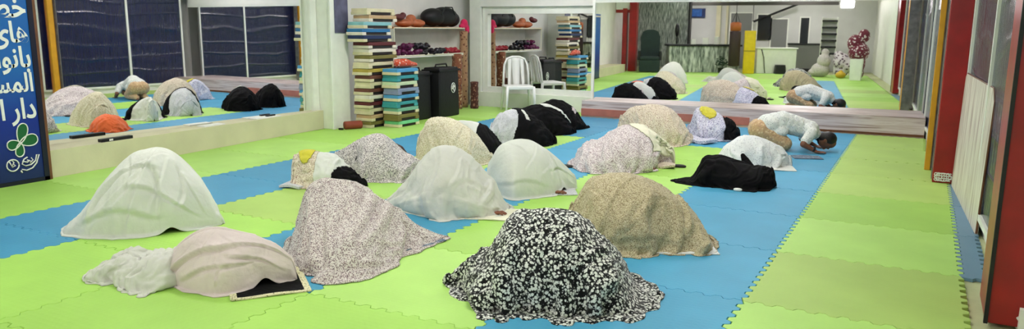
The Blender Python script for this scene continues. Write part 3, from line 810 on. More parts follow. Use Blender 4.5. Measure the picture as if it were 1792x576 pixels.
e, d = person('P9', 'person bowing under grey-and-white printed chador beside the small yellow-patch figure', micro=.5, lift=((.6, .15, .03),), seed=37, nu=120, nt=71, drape=.018, freq=8, creases=10, cr_amp=.014, hem=.03,
    custom=[(.5, .22, .95, .35, .014, .02)])
cloth_part('chador', M['c_greyfl'], e, d)
e, d = person('P10', 'person bowing under straw-cream patterned chador in front of the dark upright bags', micro=.4, slack=.7, seed=41, nu=120, nt=71, drape=.016, freq=9, creases=6, cr_amp=.010, hem=.03)
cloth_part('chador', M['c_cream'], e, d)
e, d = person('P11', 'person in white shirt and black headscarf bowing behind the straw-cream chador', slack=.5, seed=43, nu=90, nt=61, drape=.01, freq=7, creases=4, cr_amp=.008, hem=.02)
cloth_part('shirt', M['c_white'], e, d, lambda s, t: s < .56)
cloth_part('headscarf', M['black_cloth'], e, d, lambda s, t: s > .54, .006)
e, d = person('P12', 'person in black cape with pale grey skirt bowing behind smooth white chador', slack=.5, seed=47, nu=110, nt=71, drape=.012, freq=7, creases=6, cr_amp=.010, hem=.02)
cloth_part('skirt', M['c_grey'], e, d, lambda s, t: s < .36+.10*math.sin(2*t))
cloth_part('cape', M['black_cloth'], e, d, lambda s, t: s > .34+.10*math.sin(2*t) and not (abs(s-.50-.22*(1.25-t)) < .03 and .9 < t < 1.4), .006)
cloth_part('white_stripe', M['c_white'], e, d, lambda s, t: abs(s-.50-.22*(1.25-t)) < .034 and .88 < t < 1.42, .003)
e, d = person('P13', 'person in black chador with white shawl over the back, before the far ledge', seed=53, nu=110, nt=71, drape=.014, freq=7, creases=6, cr_amp=.010, hem=.02)
cloth_part('chador', M['black_cloth'], e, d)
cloth_part('shawl', M['c_white'], e, d, lambda s, t: .46 < s < .93 and t > 1.15+.9*abs(s-.75)+.1*math.sin(20*s), .010)
e, d = person('P14', 'person all in black bowing furthest back, nearest the far ledge', seed=59, nu=100, nt=61, drape=.016, freq=7, creases=6, cr_amp=.012, hem=.02)
cloth_part('chador', M['black_cloth'], e, d)
cloth_part('pale_patch', M['c_pinkwhite'], e, d, lambda s, t: .66 < s < .74 and 1.0 < t < 1.25, .010)
e, d = person('P15', 'person bowing under cream chador with brown flowers before the far ledge', seed=61, nu=120, nt=71, drape=.018, freq=9, creases=10, cr_amp=.014, hem=.02)
cloth_part('chador', M['c_peach'], e, d)
e, d = person('P16', 'person bowing in mauve-speckled chador with plain ecru headscarf', seed=67, nu=140, nt=81, drape=.022, freq=9, creases=9, cr_amp=.014, hem=.03, bs=(.86, .6, .8))
cloth_part('chador', M['c_mauve'], e, d, lambda s, t: s < .70+.10*math.sin(3*t) or t < .55)
cloth_part('headscarf', M['c_ecru'], e, d, lambda s, t: s > .68+.10*math.sin(3*t) and t > .52, .008)
e, d = person('P18', 'person in lilac-white print with round yellow patch and black headscarf', seed=71, nu=110, nt=71, drape=.014, freq=8, creases=6, cr_amp=.010, hem=.02)
cloth_part('chador', M['c_lilac'], e, d, lambda s, t: s < .68)
cloth_part('yellow_patch', M['c_yellow'], e, d, lambda s, t: (s-.34)**2/.020+(t-1.25)**2/.22 < 1, .012)
cloth_part('headscarf', M['black_cloth'], e, d, lambda s, t: s > .66, .012)
e, d = person('P20', 'person in white shirt with grey dots bowing on the blue strip, white rug', slack=.5, micro=.2, seed=73, nu=130, nt=71, drape=.010, freq=6, creases=4, cr_amp=.010, hem=.015,
    custom=[(.35, 1.5, .52, .3, .022, .03), (.46, 1.2, .66, .35, .014, .02), (.8, .3, .95, .9, .016, .018)])
cloth_part('shirt', M['c_dots'], e, d)
e, d = person('P21', 'person bowing flat under a solid black chador trailing left onto green', slack=.5, seed=79, nu=140, nt=81, drape=.012, freq=7, creases=7, cr_amp=.010, hem=.02)
cloth_part('chador', M['black_cloth'], e, d)
# the raised corner of that black chador
MB().cap((.64, .06, .13), (.61, .10, .20), .06, .036).cap((.61, .10, .20), (.585, .115, .245), .036, .02).build('cloth_peak', M['black_cloth'], e, True)

# person seen only in the left mirror: orange pleated cloth, brown scarf
FORMS['orange'] = dict(o=[-5.50, 2.30], head=25, L=.62, z=[.04, .12, .17, .20, .215, .215, .21, .19, .17, .14, .07], w=[.05, .12, .17, .2, .21, .21, .2, .18, .15, .11, .05], far=1.0)
e, d = person('orange', 'small person in orange pleated cloth with brown scarf, seen in the left mirror', slack=.5, seed=83, nu=90, nt=51, drape=.012, freq=12, creases=2, cr_amp=.008, hem=.01)
cloth_part('chador', M['c_orange'], e, d, lambda s, t: s < .74)
cloth_part('headscarf', M['c_brown'], e, d, lambda s, t: s > .72, .006)

# visible hands: forearm, palm, four fingers and a thumb resting on the mat
def hand_mesh(side=1):
    b = MB()
    b.cap((-.13, 0, .030), (-.03, 0, .026), .028, .020)
    for dy in (-.018, 0, .018): b.cap((-.03, dy*.7, .020), (.035, dy*1.15, .016), .015, .013)
    for dy, ln, cur in ((-.031, .052, .010), (-.011, .070, .012), (.010, .074, .012), (.030, .062, .010)):
        dy *= side
        b.cap((.035, dy, .017), (.035+ln*.5, dy*1.15, .017+cur*.6), .0088, .0082)
        b.cap((.035+ln*.5, dy*1.15, .017+cur*.6), (.035+ln, dy*1.22, .009), .0080, .0070)
    b.cap((-.01, .026*side, .016), (.022, .050*side, .014), .0105, .0092)
    b.cap((.022, .050*side, .014), (.046, .056*side, .010), .009, .0078)
    return remesh(b, 'hand', .0035, [M['skin']], None, 3)
HAND = hand_mesh()
def hand(parent, wx, wy, ang, name='hand', sc=.82):
    o = bpy.data.objects.new(name, HAND); link(o, parent)
    h = parent.rotation_euler.z; dx, dy = wx-parent.location.x, wy-parent.location.y
    o.location = (dx*math.cos(h)+dy*math.sin(h), -dx*math.sin(h)+dy*math.cos(h), .006)
    o.rotation_euler = (0, 0, ang-h); o.scale = (sc, sc, sc)
    return o
PEOPLE = {o['label'][:40]: o for o in COL.objects if o.name.startswith('person')}
def who(s): return [o for k, o in PEOPLE.items() if s in o['label']][0]
hand(who('off-white cotton'), -2.99, .99, R(14))
hand(who('smooth bright white'), -2.90, 1.86, R(14))
hand(who('ecru headscarf'), -2.60, 3.30, R(10))

# the man in the white shirt, far right: body, shirt, trousers, hair
mx, my, mh = -2.02, 5.22, R(16)
e = thing('person', 'bowing man in white patterned shirt and tan trousers, black hair uncovered', 'person', (mx, my, .004), mh)
b = MB()
for k in (-1, 1):
    b.cap((.0, .09*k, .035), (.08, .09*k, .06), .024, .036).cap((.08, .09*k, .06), (.46, .11*k, .07), .042, .062)
    b.cap((.46, .11*k, .07), (.16, .09*k, .23), .07, .10)
    b.cap((.76, 0, .27), (.76, .16*k, .25), .09, .06)
b.cap((.16, -.06, .25), (.16, .06, .25), .13).cap((.18, 0, .26), (.42, 0, .35), .13, .13).cap((.42, 0, .35), (.76, 0, .27), .13, .11)
b.cap((.78, 0, .25), (.90, 0, .17), .062, .056)
b.ball((.975, 0, .135), .098, (1.12, .86, 1), 3).ball((1.03, 0, .11), .072, (1, .9, 1), 3).ball((.955, 0, .05), .034, (.9, .8, 1), 2)
b.cap((.99, 0, .045), (1.01, 0, .03), .016, .012)
for k in (-1, 1): b.ball((.95, .088*k, .14), .022, (.9, .45, 1.35), 2)
for k, (ex, ey, hx, hy) in ((-1, (.66, -.27, .84, -.25)), (1, (.72, .27, .92, .25))):
    b.cap((.76, .17*k, .24), (ex, ey, .115), .055, .044).cap((ex, ey, .115), (hx-.03, hy, .03), .043, .024)
    for dy in (-.014, .014): b.cap((hx-.03, hy+dy, .022), (hx+.03, hy+dy*1.2, .018), .017, .014)
    for dy, ln in ((-.030, .05), (-.010, .068), (.010, .072), (.029, .058)):
        b.cap((hx+.03, hy-dy*k, .016), (hx+.03+ln*.55, hy-dy*1.15*k, .018), .0095, .009).cap((hx+.03+ln*.55, hy-dy*1.15*k, .018), (hx+.03+ln, hy-dy*1.25*k, .011), .009, .008)
    b.cap((hx-.01, hy-.028*k, .016), (hx+.035, hy-.056*k, .012), .012, .010)
o = bpy.data.objects.new('body', remesh(b, 'body', .0065, [M['skin'], M['under']], lambda c: 0 if c.x > .88 or (c.z < .17 and c.x > .5 and abs(c.y) > .15) or (c.x < .06) else 1)); link(o, e)
s_ = MB()
s_.cap((.24, 0, .31), (.42, 0, .36), .155, .15).cap((.42, 0, .36), (.76, 0, .27), .15, .125).cap((.26, -.05, .31), (.26, .05, .31), .14)
for k in (-1, 1):
    s_.cap((.74, .08*k, .28), (.765, .165*k, .25), .095, .078)
    s_.cap((.765, .165*k, .25), ((.69 if k < 0 else .73), .235*k, .155), .076, .066)
s_.cap((.78, 0, .25), (.84, 0, .215), .09, .076)
s_.cap((.22, -.10, .22), (.42, -.12, .25), .06, .07).cap((.22, .10, .22), (.42, .12, .25), .06, .07)
o = bpy.data.objects.new('shirt', remesh(s_, 'shirt', .008, [M['c_shirt']], None, 4)); link(o, e)
s_ = MB()
for k in (-1, 1):
    s_.cap((.05, .09*k, .06), (.46, .11*k, .085), .058, .088).cap((.46, .11*k, .09), (.16, .09*k, .24), .09, .125)
s_.cap((.14, -.07, .25), (.14, .07, .25), .145)
o = bpy.data.objects.new('trousers', remesh(s_, 'trousers', .008, [M['c_camo']], None, 4)); link(o, e)
s_ = MB(); s_.ball((.992, 0, .158), .100, (1.14, .93, .98), 3).ball((.935, 0, .175), .078, (1, 1, .9), 3)
o = bpy.data.objects.new('hair', remesh(s_, 'hair', .007, [M['hair']], None, 2)); link(o, e)
e.scale = (.88, .88, .88)
MB().tube([(.78, -.252, .058), (.80, -.251, .050)], [.036, .034], 12).build('wrist_band', M['black'], e, True)

# ================================================================= RUGS AND SMALL CLOTHS ON THE MATS
def rug(name, label, cat, c, rz, w, l, mat, border=None, bmat=None, h=.006, z=.001, wavy=.004, taper=0):
    nx, ny = 24, 16
    bm = bmesh.new(); g = []
    rr = random.Random(int(abs(c[0])*1000))
    ph = rr.random()*6
    for i in range(nx+1):
        row = []
        for j in range(ny+1):
            x = (i/nx-.5)*w; y = (j/ny-.5)*l*(1-taper*(i/nx))
            zz = h+wavy*(.5+.5*math.sin(x*23+ph+y*9))
            row.append(bm.verts.new((x, y, zz)))
        g.append(row)
    for i in range(nx):
        for j in range(ny): bm.faces.new((g[i][j], g[i+1][j], g[i+1][j+1], g[i][j+1]))
    ret = bmesh.ops.extrude_face_region(bm, geom=bm.faces[:])
    for v in ret['geom']:
        if isinstance(v, bmesh.types.BMVert): v.co.z -= h
    bmesh.ops.recalc_face_normals(bm, faces=bm.faces)
    me = bpy.data.meshes.new(name); bm.to_mesh(me); bm.free()
    me.materials.append(mat)
    if bmat:
        me.materials.append(bmat)
        for p in me.polygons:
            if abs(p.center.x) > w/2-border or abs(p.center.y) > l/2-border: p.material_index = 1
    o = bpy.data.objects.new(name, me); o.location = (c[0], c[1], z); o.rotation_euler = (0, 0, rz)
    link(o); tag(o, label, cat)
    return o
M['rug_border'] = fabric('cream_border', (214, 208, 170), [((120, 112, 70), 90, .3, .05)])
M['slate'] = fabric('slate_rug', (74, 92, 112), [((130, 146, 160), 30, .3, .1)])
rug('prayer_rug', 'black prayer rug with cream border under the pinkish white figure', 'rug', (-3.30, -.93, 0), R(52), .40, .44, M['black_cloth'], .03, M['rug_border'])
rug('prayer_rug', 'slate blue prayer rug under the burgundy-speckled chador', 'rug', (-3.07, .03, 0), R(68), .48, .26, M['slate'], taper=.4)
rug('prayer_rug', 'white-edged prayer cloth under the olive-beige chador', 'rug', (-1.66, .80, 0), R(28), .66, .34, M['c_dots'])
rug('prayer_rug', 'cream prayer cloth beneath the off-white cotton chador', 'rug', (-3.02, .98, 0), R(20), .48, .34, M['c_ecru'])
rug('prayer_rug', 'light grey prayer cloth by the hand of the bright white chador', 'rug', (-2.94, 1.95, 0), R(30), .34, .30, M['c_grey'])
rug('prayer_rug', 'white prayer cloth before the grey-dotted shirt', 'rug', (-1.52, 4.02, 0), R(18), .40, .26, M['c_white'])
rug('prayer_rug', 'dark slate rug with pale motif before the bowing man', 'rug', (-1.32, 4.88, 0), R(20), .30, .22, M['slate'])
rug('folded_cloth', 'folded white and lilac cloth behind the yellow-patch lilac figure', 'cloth', (-2.62, 5.38, 0), R(-20), .36, .24, M['c_lilac'], h=.035, wavy=.02)
rug('prayer_rug', 'teal blue prayer rug under the lilac-white figure', 'rug', (-2.36, 5.72, 0), R(20), .42, .3, M['slate'])
rug('folded_cloth', 'pinkish folded cloth in front of the ecru headscarf', 'cloth', (-2.55, 3.52, 0), R(15), .34, .2, M['c_peach'], h=.02, wavy=.02)
rug('prayer_cloth', 'pale blue-white cloth behind the small yellow-patch figure', 'cloth', (-4.98, 1.02, 0), R(10), .20, .24, M['c_grey'], h=.02, wavy=.015)
def stone(label, x, y, c, r=.03, sx=1.3):
    o = MB().lathe([(r*.86, 0), (r, .006), (r, .014), (r*.8, .02), (r*.3, .021)], (0, 0, 0), 20).build('prayer_stone', c, None, True, (x, y, .002))
    o.scale = (sx, 1, 1); tag(o, label, 'prayer stone')
M['turbah'] = plain('dark_clay', (40, 38, 34), .8)
stone('dark oval tablet on green mat by the ecru headscarf', -2.36, 3.62, M['turbah'], .05, 1.4)
stone('small whitish tablet at the edge of the solid black chador', -1.60, 2.76, M['white_print'], .028)
stone('dark tablet on the mat by the mauve-speckled hem', -3.33, 3.04, M['turbah'], .045, 1.5)

# ================================================================= LEFT SIDE: banner, ledge things, roll
def clover(): pass
sg = thing('banner_board', 'tall blue banner board with white lettering and green clover', 'sign', (-7.1, -.3, 0))
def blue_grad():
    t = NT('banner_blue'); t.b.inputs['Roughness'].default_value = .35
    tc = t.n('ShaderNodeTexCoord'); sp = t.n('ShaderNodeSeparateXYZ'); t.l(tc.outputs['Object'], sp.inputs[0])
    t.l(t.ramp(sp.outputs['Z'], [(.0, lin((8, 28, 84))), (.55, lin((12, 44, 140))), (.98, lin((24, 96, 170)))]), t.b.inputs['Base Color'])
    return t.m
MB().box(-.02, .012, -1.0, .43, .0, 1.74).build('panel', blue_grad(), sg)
MB().box(-.03, .02, .425, .455, 0, 1.9, bev=.005).build('side_post', M['wood'], sg)
MB().box(-.025, .02, .385, .43, 0, 1.74).box(-.025, .02, -1.0, .43, 0, .035).build('frame', plain('dark_navy_frame', (16, 18, 40), .4), sg)
MB().box(-.02, .014, -1.0, .40, 1.66, 1.70).build('top_stripe', M['c_pinkwhite'], sg)
FORM = {'kh': ('\uFEA5', '\uFEA6', '\uFEA7', '\uFEA8'), 'sad': ('\uFEB9', '\uFEBA', '\uFEBB', '\uFEBC'), 'vav': ('\uFEED', '\uFEEE', None, None),
    'ye': ('\uFBFC', '\uFBFD', '\uFBFE', '\uFBFF'), 'he': ('\uFEE9', '\uFEEA', '\uFEEB', '\uFEEC'), 'alef': ('\uFE8D', '\uFE8E', None, None),
    'sin': ('\uFEB1', '\uFEB2', '\uFEB3', '\uFEB4'), 'dal': ('\uFEA9', '\uFEAA', None, None), 're': ('\uFEAD', '\uFEAE', None, None), 'be': ('\uFE8F', '\uFE90', '\uFE91', '\uFE92'),
    'nun': ('\uFEE5', '\uFEE6', '\uFEE7', '\uFEE8'), 'kaf': ('\uFED9', '\uFEDA', '\uFEDB', '\uFEDC'), 'lam': ('\uFEDD', '\uFEDE', '\uFEDF', '\uFEE0'), 'mim': ('\uFEE1', '\uFEE2', '\uFEE3', '\uFEE4'),
    'te': ('\uFE95', '\uFE96', '\uFE97', '\uFE98'), 'ain': ('\uFEC9', '\uFECA', '\uFECB', '\uFECC'), 'fe': ('\uFED1', '\uFED2', '\uFED3', '\uFED4'), 'zhe': ('\uFB8A', '\uFB8B', None, None), 'gaf': ('\uFB92', '\uFB93', '\uFB94', '\uFB95'), ' ': (' ',)*4}
def shape(word):
    out = []
    for i, w in enumerate(word):
        prev = i > 0 and word[i-1] != ' ' and FORM[word[i-1]][2] is not None
        nxt = i+1 < len(word) and word[i+1] != ' ' and w != ' '
        f = FORM[w]
        if w == ' ': out.append(' '); continue
        if f[2] is None: out.append(f[1] if prev else f[0])
        else: out.append((f[3] if prev else f[2]) if nxt else (f[1] if prev else f[0]))
    return ''.join(out[::-1])
def lettering(word, y, z, size, parent, sq=1.0):
    cu = bpy.data.curves.new('lettering', 'FONT'); cu.body = shape(word); cu.size = size; cu.align_x = 'RIGHT'; cu.extrude = .002; cu.offset = size*.022
    cu.materials.append(M['white_print'])
    o = bpy.data.objects.new('lettering', cu); COL.objects.link(o)
    dg = bpy.context.evaluated_depsgraph_get(); dg.update()
    me = bpy.data.meshes.new_from_object(o.evaluated_get(dg)); bpy.data.objects.remove(o)
    o = bpy.data.objects.new('lettering', me); link(o, parent)
    o.location = (.015, y, z); o.rotation_euler = (R(90), 0, R(90)); o.scale = (sq, 1, 1)
for wd, z, sz in ((['kh', 'sad', 'vav', 'sad', 'ye'], 1.43, .26), (['he', 'alef', 'ye', ' ', 'sin', 'dal', 're'], 1.22, .24), (['be', 'alef', 'nun', 'vav', 'alef', 'nun', ' ', 'kaf'], 1.01, .24),
                  (['alef', 'lam', 'mim', 'sin', 'te', 'ain', 'dal', 'fe', 'he'], .80, .22), (['dal', 'alef', 're', ' ', 'alef', 'zhe', 'nun', 'gaf'], .57, .24)):
    lettering(wd, .375, z, sz, sg, .78)
M['clover'] = plain('clover_green', (22, 96, 50), .5)
lv = MB(); ol = MB()
def leaf(cy, cz, ang, ln, wd):
    pts = []
    for k in range(29):
        t = k/28; a = math.pi*2*t
        r_ = ln*.5
        px_ = r_*(1-math.cos(a)); py_ = wd*math.sin(a)*(.55+.45*(px_/ln))
        pts.append((cy+px_*math.cos(ang)-py_*math.sin(ang), cz+px_*math.sin(ang)+py_*math.cos(ang)))
    vs = [lv.bm.verts.new((.0145, p[0], p[1])) for p in pts[:-1]]
    lv.bm.faces.new(vs)
    ol.tube([(.017, p[0], p[1]) for p in pts], .0052, 6, False)
cy, cz = .21, .36
for ang, ln, wd in ((75, .17, .055), (10, .15, .062), (190, .11, .052), (262, .12, .045)): leaf(cy, cz, R(ang), ln, wd)
lv.build('clover_leaves', M['clover'], sg); 
def stroke(pts, r=.006): ol.tube([(.017, y, z) for y, z in pts], r, 6)
ring = [(.13+.05*math.cos(t), .175+.05*math.sin(t)) for t in [R(a) for a in range(0, 361, 20)]]
stroke(ring); stroke([(.105, .21), (.12, .165), (.14, .20), (.125, .22)]); stroke([(.12, .16), (.15, .17), (.13, .19)])
stroke([(.20, .13), (.24, .115), (.29, .13), (.33, .17), (.355, .24), (.335, .24), (.32, .19), (.28, .16), (.235, .155), (.205, .175), (.225, .215), (.255, .23)])
stroke([(.25, .205), (.28, .19), (.27, .17), (.30, .20), (.285, .22)]); stroke([(.21, .20), (.25, .185), (.27, .2)]); stroke([(.19, .12), (.20, .10)])
ol.build('logo_outline', M['white_print'], sg, True)

t = thing('marker_box', 'slim black case with a white label on the left ledge', 'case', (-7.225, .88, LEDGE), R(92))
MB().box(-.17, .17, -.03, .03, 0, .03, bev=.005).build('case', M['black'], t)
MB().box(-.09, -.05, -.0315, -.028, .006, .024).build('label', M['white_print'], t)
def note(y, l, w, label, extra=None):
    t = thing('paper_strip', label, 'paper', (-7.22-.063*(y-.2), y, LEDGE), R(93.6))
    MB().box(-l/2, l/2, -w/2, w/2, 0, .012, bev=.002).build('sheet', M['white_print'], t)
    if extra: MB().box(l*.05, l*.38, -.02, .02, .012, .03, bev=.004).build('clip', M[extra], t)
note(2.12, .30, .12, 'white paper strip on the left ledge, left of the other strip')
note(2.98, .42, .12, 'white paper strip with dark clip on the left ledge near the column', 'black')
t = thing('rolled_mat', 'short red-brown roll lying at the foot of the white column', 'roll', (-7.02, 4.17, 0), R(60))
pr = [(.001, 0), (.05, 0), (.054, .01), (.054, .23), (.05, .24), (.001, .24)]
m = MB().lathe(pr, (0, 0, 0), 20)
for v in m.bm.verts: v.co = Vector((v.co.z-.12, v.co.x, v.co.y+.055))
m.build('roll', plain('red_brown_foam', (140, 66, 46), .7, noise=.12), t, True)
m = MB()
m.tube([(.122, .04*math.cos(a)*(1-a/22), .055+.04*math.sin(a)*(1-a/22)) for a in [k*.5 for k in range(40)]], .003, 5)
m.build('spiral_end', M['wood'], t)
stone('small dark plug on the mat before the white column', -7.1, 4.02, M['turbah'], .03)

# ================================================================= STACKS OF STEP BOARDS
def step_board(c_top, c_block, label, group, loc, rz, L=.64, W=.30, H=.088):
    e = thing('step_board', label, 'step board', loc, rz, group)
    MB().box(-L/2+.02, L/2-.02, -W/2+.012, W/2-.012, .004, H-.046, bev=.004).build('base', M['dark_base'], e)
    MB().box(-L/2, L/2, -W/2, W/2, H-.050, H-.002, bev=.008).build('deck', c_top, e)
    for s in (-1, 1):
        MB().box(s*L/2-.075*(1 if s > 0 else -1)-(.0) if s > 0 else -L/2-.004, s*L/2+.004 if s > 0 else -L/2+.075, -W/2-.006, W/2+.006, .002, H-.046, bev=.006).build('end_block', c_block, e)
    return e
M['dark_base'] = plain('dark_rubber', (38, 32, 30), .7)
def cmat(n, c): return plain(n, c, .55, noise=.08, nscale=9)
CT = {'olive': (120, 112, 58), 'cream': (214, 206, 170), 'pale green': (196, 214, 176), 'tan': (190, 160, 120), 'light teal': (130, 184, 190), 'blue': (44, 112, 160),
      'navy': (26, 44, 84), 'maroon': (92, 34, 38), 'off-white': (220, 214, 198), 'mustard': (176, 158, 70), 'brown': (104, 62, 48), 'teal': (60, 150, 156), 'sky blue': (76, 150, 200), 'mint green': (120, 206, 150), 'grey blue': (130, 142, 168), 'sea green': (120, 176, 150)}
CM = {k: cmat(k.replace(' ', '_')+'_step', v) for k, v in CT.items()}
tall = ['olive', 'tan', 'cream', 'maroon', 'off-white', 'brown', 'cream', 'brown', 'mustard', 'cream', 'olive', 'off-white', 'maroon', 'navy', 'blue', 'light teal', 'tan', 'cream']
for k, c in enumerate(tall):
    step_board(CM[c], CM['cream' if k < 9 or k % 2 else 'off-white'], '%s step board, %s from the floor in the tall stack' % (c, (ORD+['fourteenth', 'fifteenth', 'sixteenth', 'seventeenth', 'eighteenth'])[k]),
               'step boards in the tall stack', (-6.98+.012*math.sin(k*2.1), 4.63+.014*math.sin(k*1.3)-(.10 if 13 <= k <= 15 else 0), .0895*k), R(90), .60, .27)
low = ['mint green', 'olive', 'sea green', 'teal', 'sky blue', 'grey blue', 'pale green', 'teal', 'sky blue']
for k, c in enumerate(low):
    step_board(CM[c], CM[c if k % 2 else 'cream'], '%s step board, %s from the floor in the low stack' % (c, ORD[k]),
               'step boards in the low stack', (-6.68+.012*math.sin(k*1.7), 4.80+.016*math.sin(k*2.9+1), .0895*k), R(90), .48, .25)
t = thing('cloth_bundle', 'orange-red bundle with white checks on top of the low stack', 'cloth', (-6.68, 4.86, .81), R(85))
b = MB().cap((-.12, 0, .05), (.12, .02, .05), .05, .06).cap((.1, .0, .05), (.30, .02, .03), .05, .025).cap((-.1, .05, .08), (.05, .0, .085), .035, .04)
o = bpy.data.objects.new('bundle', remesh(b, 'bundle', .008, [fabric('orange_red_check', (196, 76, 48), [((230, 214, 204), 30, .30, .05)])], None, 2)); link(o, t)
MB().box(-.14, .12, -.05, .05, .0, .02, bev=.006).build('fold', M['c_brown'], t)

# ================================================================= SHELF, UPRIGHT BAGS, ROLLS
sh = thing('wall_shelf', 'white two-tier wall shelf holding gear left of the far corner', 'shelf', (-7.42, 6.4, 0))
MB().box(-.19, .19, -1.02, 1.02, .90, .925, bev=.004).build('shelf_board', M['white_paint'], sh)
MB().box(-.19, .19, -1.02, 1.02, 1.34, 1.365, bev=.004).build('shelf_board', M['orange_wood'], sh)
for y in (-1.0, 1.0): MB().box(-.19, .18, y-.018, y+.018, .90, 1.36).build('side_panel', M['white_paint'], sh)
MB().box(-.19, -.18, -1.0, 1.0, .92, 1.34).build('back_panel', M['white_paint'], sh)
MB().tube([(.185, -1.0, .93), (.185, 1.0, .93)], .012, 8).tube([(.185, -1, 1.35), (.185, 1, 1.35)], .012, 8).tube([(.185, -1.0, .93), (.185, -1.0, 1.35)], .012, 8).build('front_rail', M['c_ecru'], sh)
gl = remesh(MB().ball((0, 0, .06), .06, (1, .9, 1)).ball((.055, .01, .075), .045, (1.2, .9, .8)).cap((0, 0, .03), (-.09, 0, .04), .04, .035).cap((.02, .05, .06), (.06, .065, .05), .022), 'glove', .008, [M['black']], None, 2)
def glove(x, y, z, mat, label, group, sc=1.0, rz=0):
    me = GL.get(mat)
    if me is None:
        me = gl.copy(); me.materials.clear(); me.materials.append(M[mat]); GL[mat] = me
    o = bpy.data.objects.new('boxing_glove', me); link(o); o.location = (x, y, z); o.rotation_euler = (0, 0, rz); o.scale = (sc,)*3
    tag(o, label, 'glove', group)
GL = {}
M['purple'] = plain('purple_vinyl', (96, 30, 74), .4, noise=.3, nscale=30)
M['gl_black'] = plain('black_vinyl', (26, 22, 32), .35)
M['gl_red'] = plain('dark_red_vinyl', (150, 30, 48), .4)
rg = random.Random(9)
for k in range(12):
    mt = 'purple' if k < 4 else ('gl_black' if k < 9 else 'gl_red')
    nm = {'purple': 'purple', 'gl_black': 'black', 'gl_red': 'dark red'}[mt]
    glove(-7.30+rg.uniform(-.03, .03), 5.58+k*.145, .926, mt, nm+' padded glove in the row on the lower shelf', 'gloves on the lower shelf', .95, rg.uniform(0, 6))
for k in range(5):
    mt = 'purple' if k < 2 else 'gl_black'
    glove(-7.30, 5.72+k*.15, 1.02, mt, ('purple' if k < 2 else 'black')+' padded glove lying on top of the glove row', 'gloves piled on the glove row', .9, k*1.3)
def lump(name, label, cat, loc, blobs, mat, vox=.012, rz=0, handle=None):
    b = MB()
    for c, r, s_ in blobs: b.ball(c, r, s_, 3)
    t = thing(name, label, cat, loc, rz)
    o = bpy.data.objects.new('bag_body', remesh(b, 'bag_body', vox, [mat], None, 3)); link(o, t)
    if handle: MB().tube(handle, .010, 8).build('strap', M['black'], t)
    return t
M['tan_bag'] = plain('tan_leather', (172, 96, 58), .5, noise=.2, nscale=12)
M['dark_bag'] = plain('dark_nylon', (14, 14, 17), .6, noise=.3, nscale=20, bump=.3, bscale=20)
lump('tan_bag', 'orange-tan bag with dark top on the left of the upper shelf', 'bag', (-7.36, 5.95, 1.366), [((0, -.12, .06), .09, (1.2, 2.2, .7)), ((0, .2, .06), .09, (1.1, 2.2, .7)), ((0, .05, .13), .07, (1, 1.4, .9))], M['tan_bag'])
lump('shoe_bag', 'small maroon bag perched above the tan bag', 'bag', (-7.30, 5.62, 1.46), [((0, 0, .05), .06, (1.1, 2.0, .8)), ((0, .1, .08), .05, (1, 1, .9))], plain('maroon_nylon', (92, 40, 44), .6))
lump('duffel_bag', 'large black duffel bag on the right of the upper shelf', 'bag', (-7.38, 6.85, 1.366), [((0, -.22, .16), .17, (.95, 1.6, .85)), ((0, .1, .17), .18, (.95, 1.9, .9)), ((0, .34, .13), .14, (.9, 1.2, .9))], M['dark_bag'], .014, 0, [(.16, -.2, .2), (.17, -.1, .32), (.17, .1, .32), (.16, .2, .2)])
lump('pink_cloth', 'bright pink cloth bunch hanging at the right end of the upper shelf', 'cloth', (-7.25, 7.38, 1.366), [((0, 0, .06), .07, (.9, 1.1, 1.2)), ((.03, .05, -.03), .05, (.8, .9, 1.6)), ((0, -.08, .02), .05, (.9, 1.2, .8))], fabric('pink_cloth', (214, 44, 92)))
def upright_bag(label, x, y, w, d, h, logo=False, rz=0):
    t = thing('upright_bag', label, 'bag', (x, y, 0), rz)
    MB().box(-d/2, d/2, -w/2, w/2, .0, h, bev=.03, taper=.94).build('bag_body', M['dark_bag'], t, True)
    MB().box(-d/2-.008, d/2+.008, -w/2-.008, w/2+.008, h-.06, h-.03, bev=.006).build('lid_band', M['black'], t)
    MB().tube([(0, -w*.3, h-.01), (0, -w*.25, h+.04), (0, w*.25, h+.045), (0, w*.3, h-.01)], .013, 8).build('handle', M['black'], t, True)
    if logo:
        m = MB(); X = d/2*.97+.004
        m.tube([(X, .10+.055*math.cos(a), h*.58+.075*math.sin(a)) for a in [R(q) for q in range(0, 361, 20)]], .006, 6)
        m.tube([(X, .07, h*.58-.02), (X, .10, h*.58+.05), (X, .11, h*.58), (X, .14, h*.58+.03)], .009, 6)
        m.tube([(X, .075, h*.58+.02), (X, .12, h*.58-.05)], .009, 6)
        m.build('logo', M['white_print'], t)
upright_bag('black upright bag beside the low step stack, no emblem', -6.95, 5.50, .46, .30, .72)
upright_bag('black upright bag with round white emblem near the corner', -6.86, 6.08, .56, .32, .76, True)
def roll(label, x, y, h, r, c, tilt=(0, 0)):
    t = thing('rolled_rug', label, 'rug', (x, y, 0)); t.rotation_euler = (R(tilt[0]), R(tilt[1]), 0)
    m = MB(); n = 26; segs = 14
    rr = random.Random(int(y*100))
    prof = [(r*(1+.06*math.sin(k*1.9)+rr.uniform(-.02, .02)), h*k/segs) for k in range(segs+1)]
    m.lathe(prof, (0, 0, 0), n).build('roll', c, t, True)
    MB().tube([(r*.85*(1-a/26)*math.cos(a), r*.85*(1-a/26)*math.sin(a), h+.002) for a in [k*.45 for k in range(46)]], .006, 5).build('coiled_end', M['wood'], t)
M['rugroll'] = fabric('brown_pile', (134, 84, 62), [((206, 178, 140), 22, .28, .08), ((86, 46, 42), 18, .24, .06)])
roll('brown patterned rug roll standing upright below the shelf end', -7.22, 7.1, .92, .085, M['rugroll'])
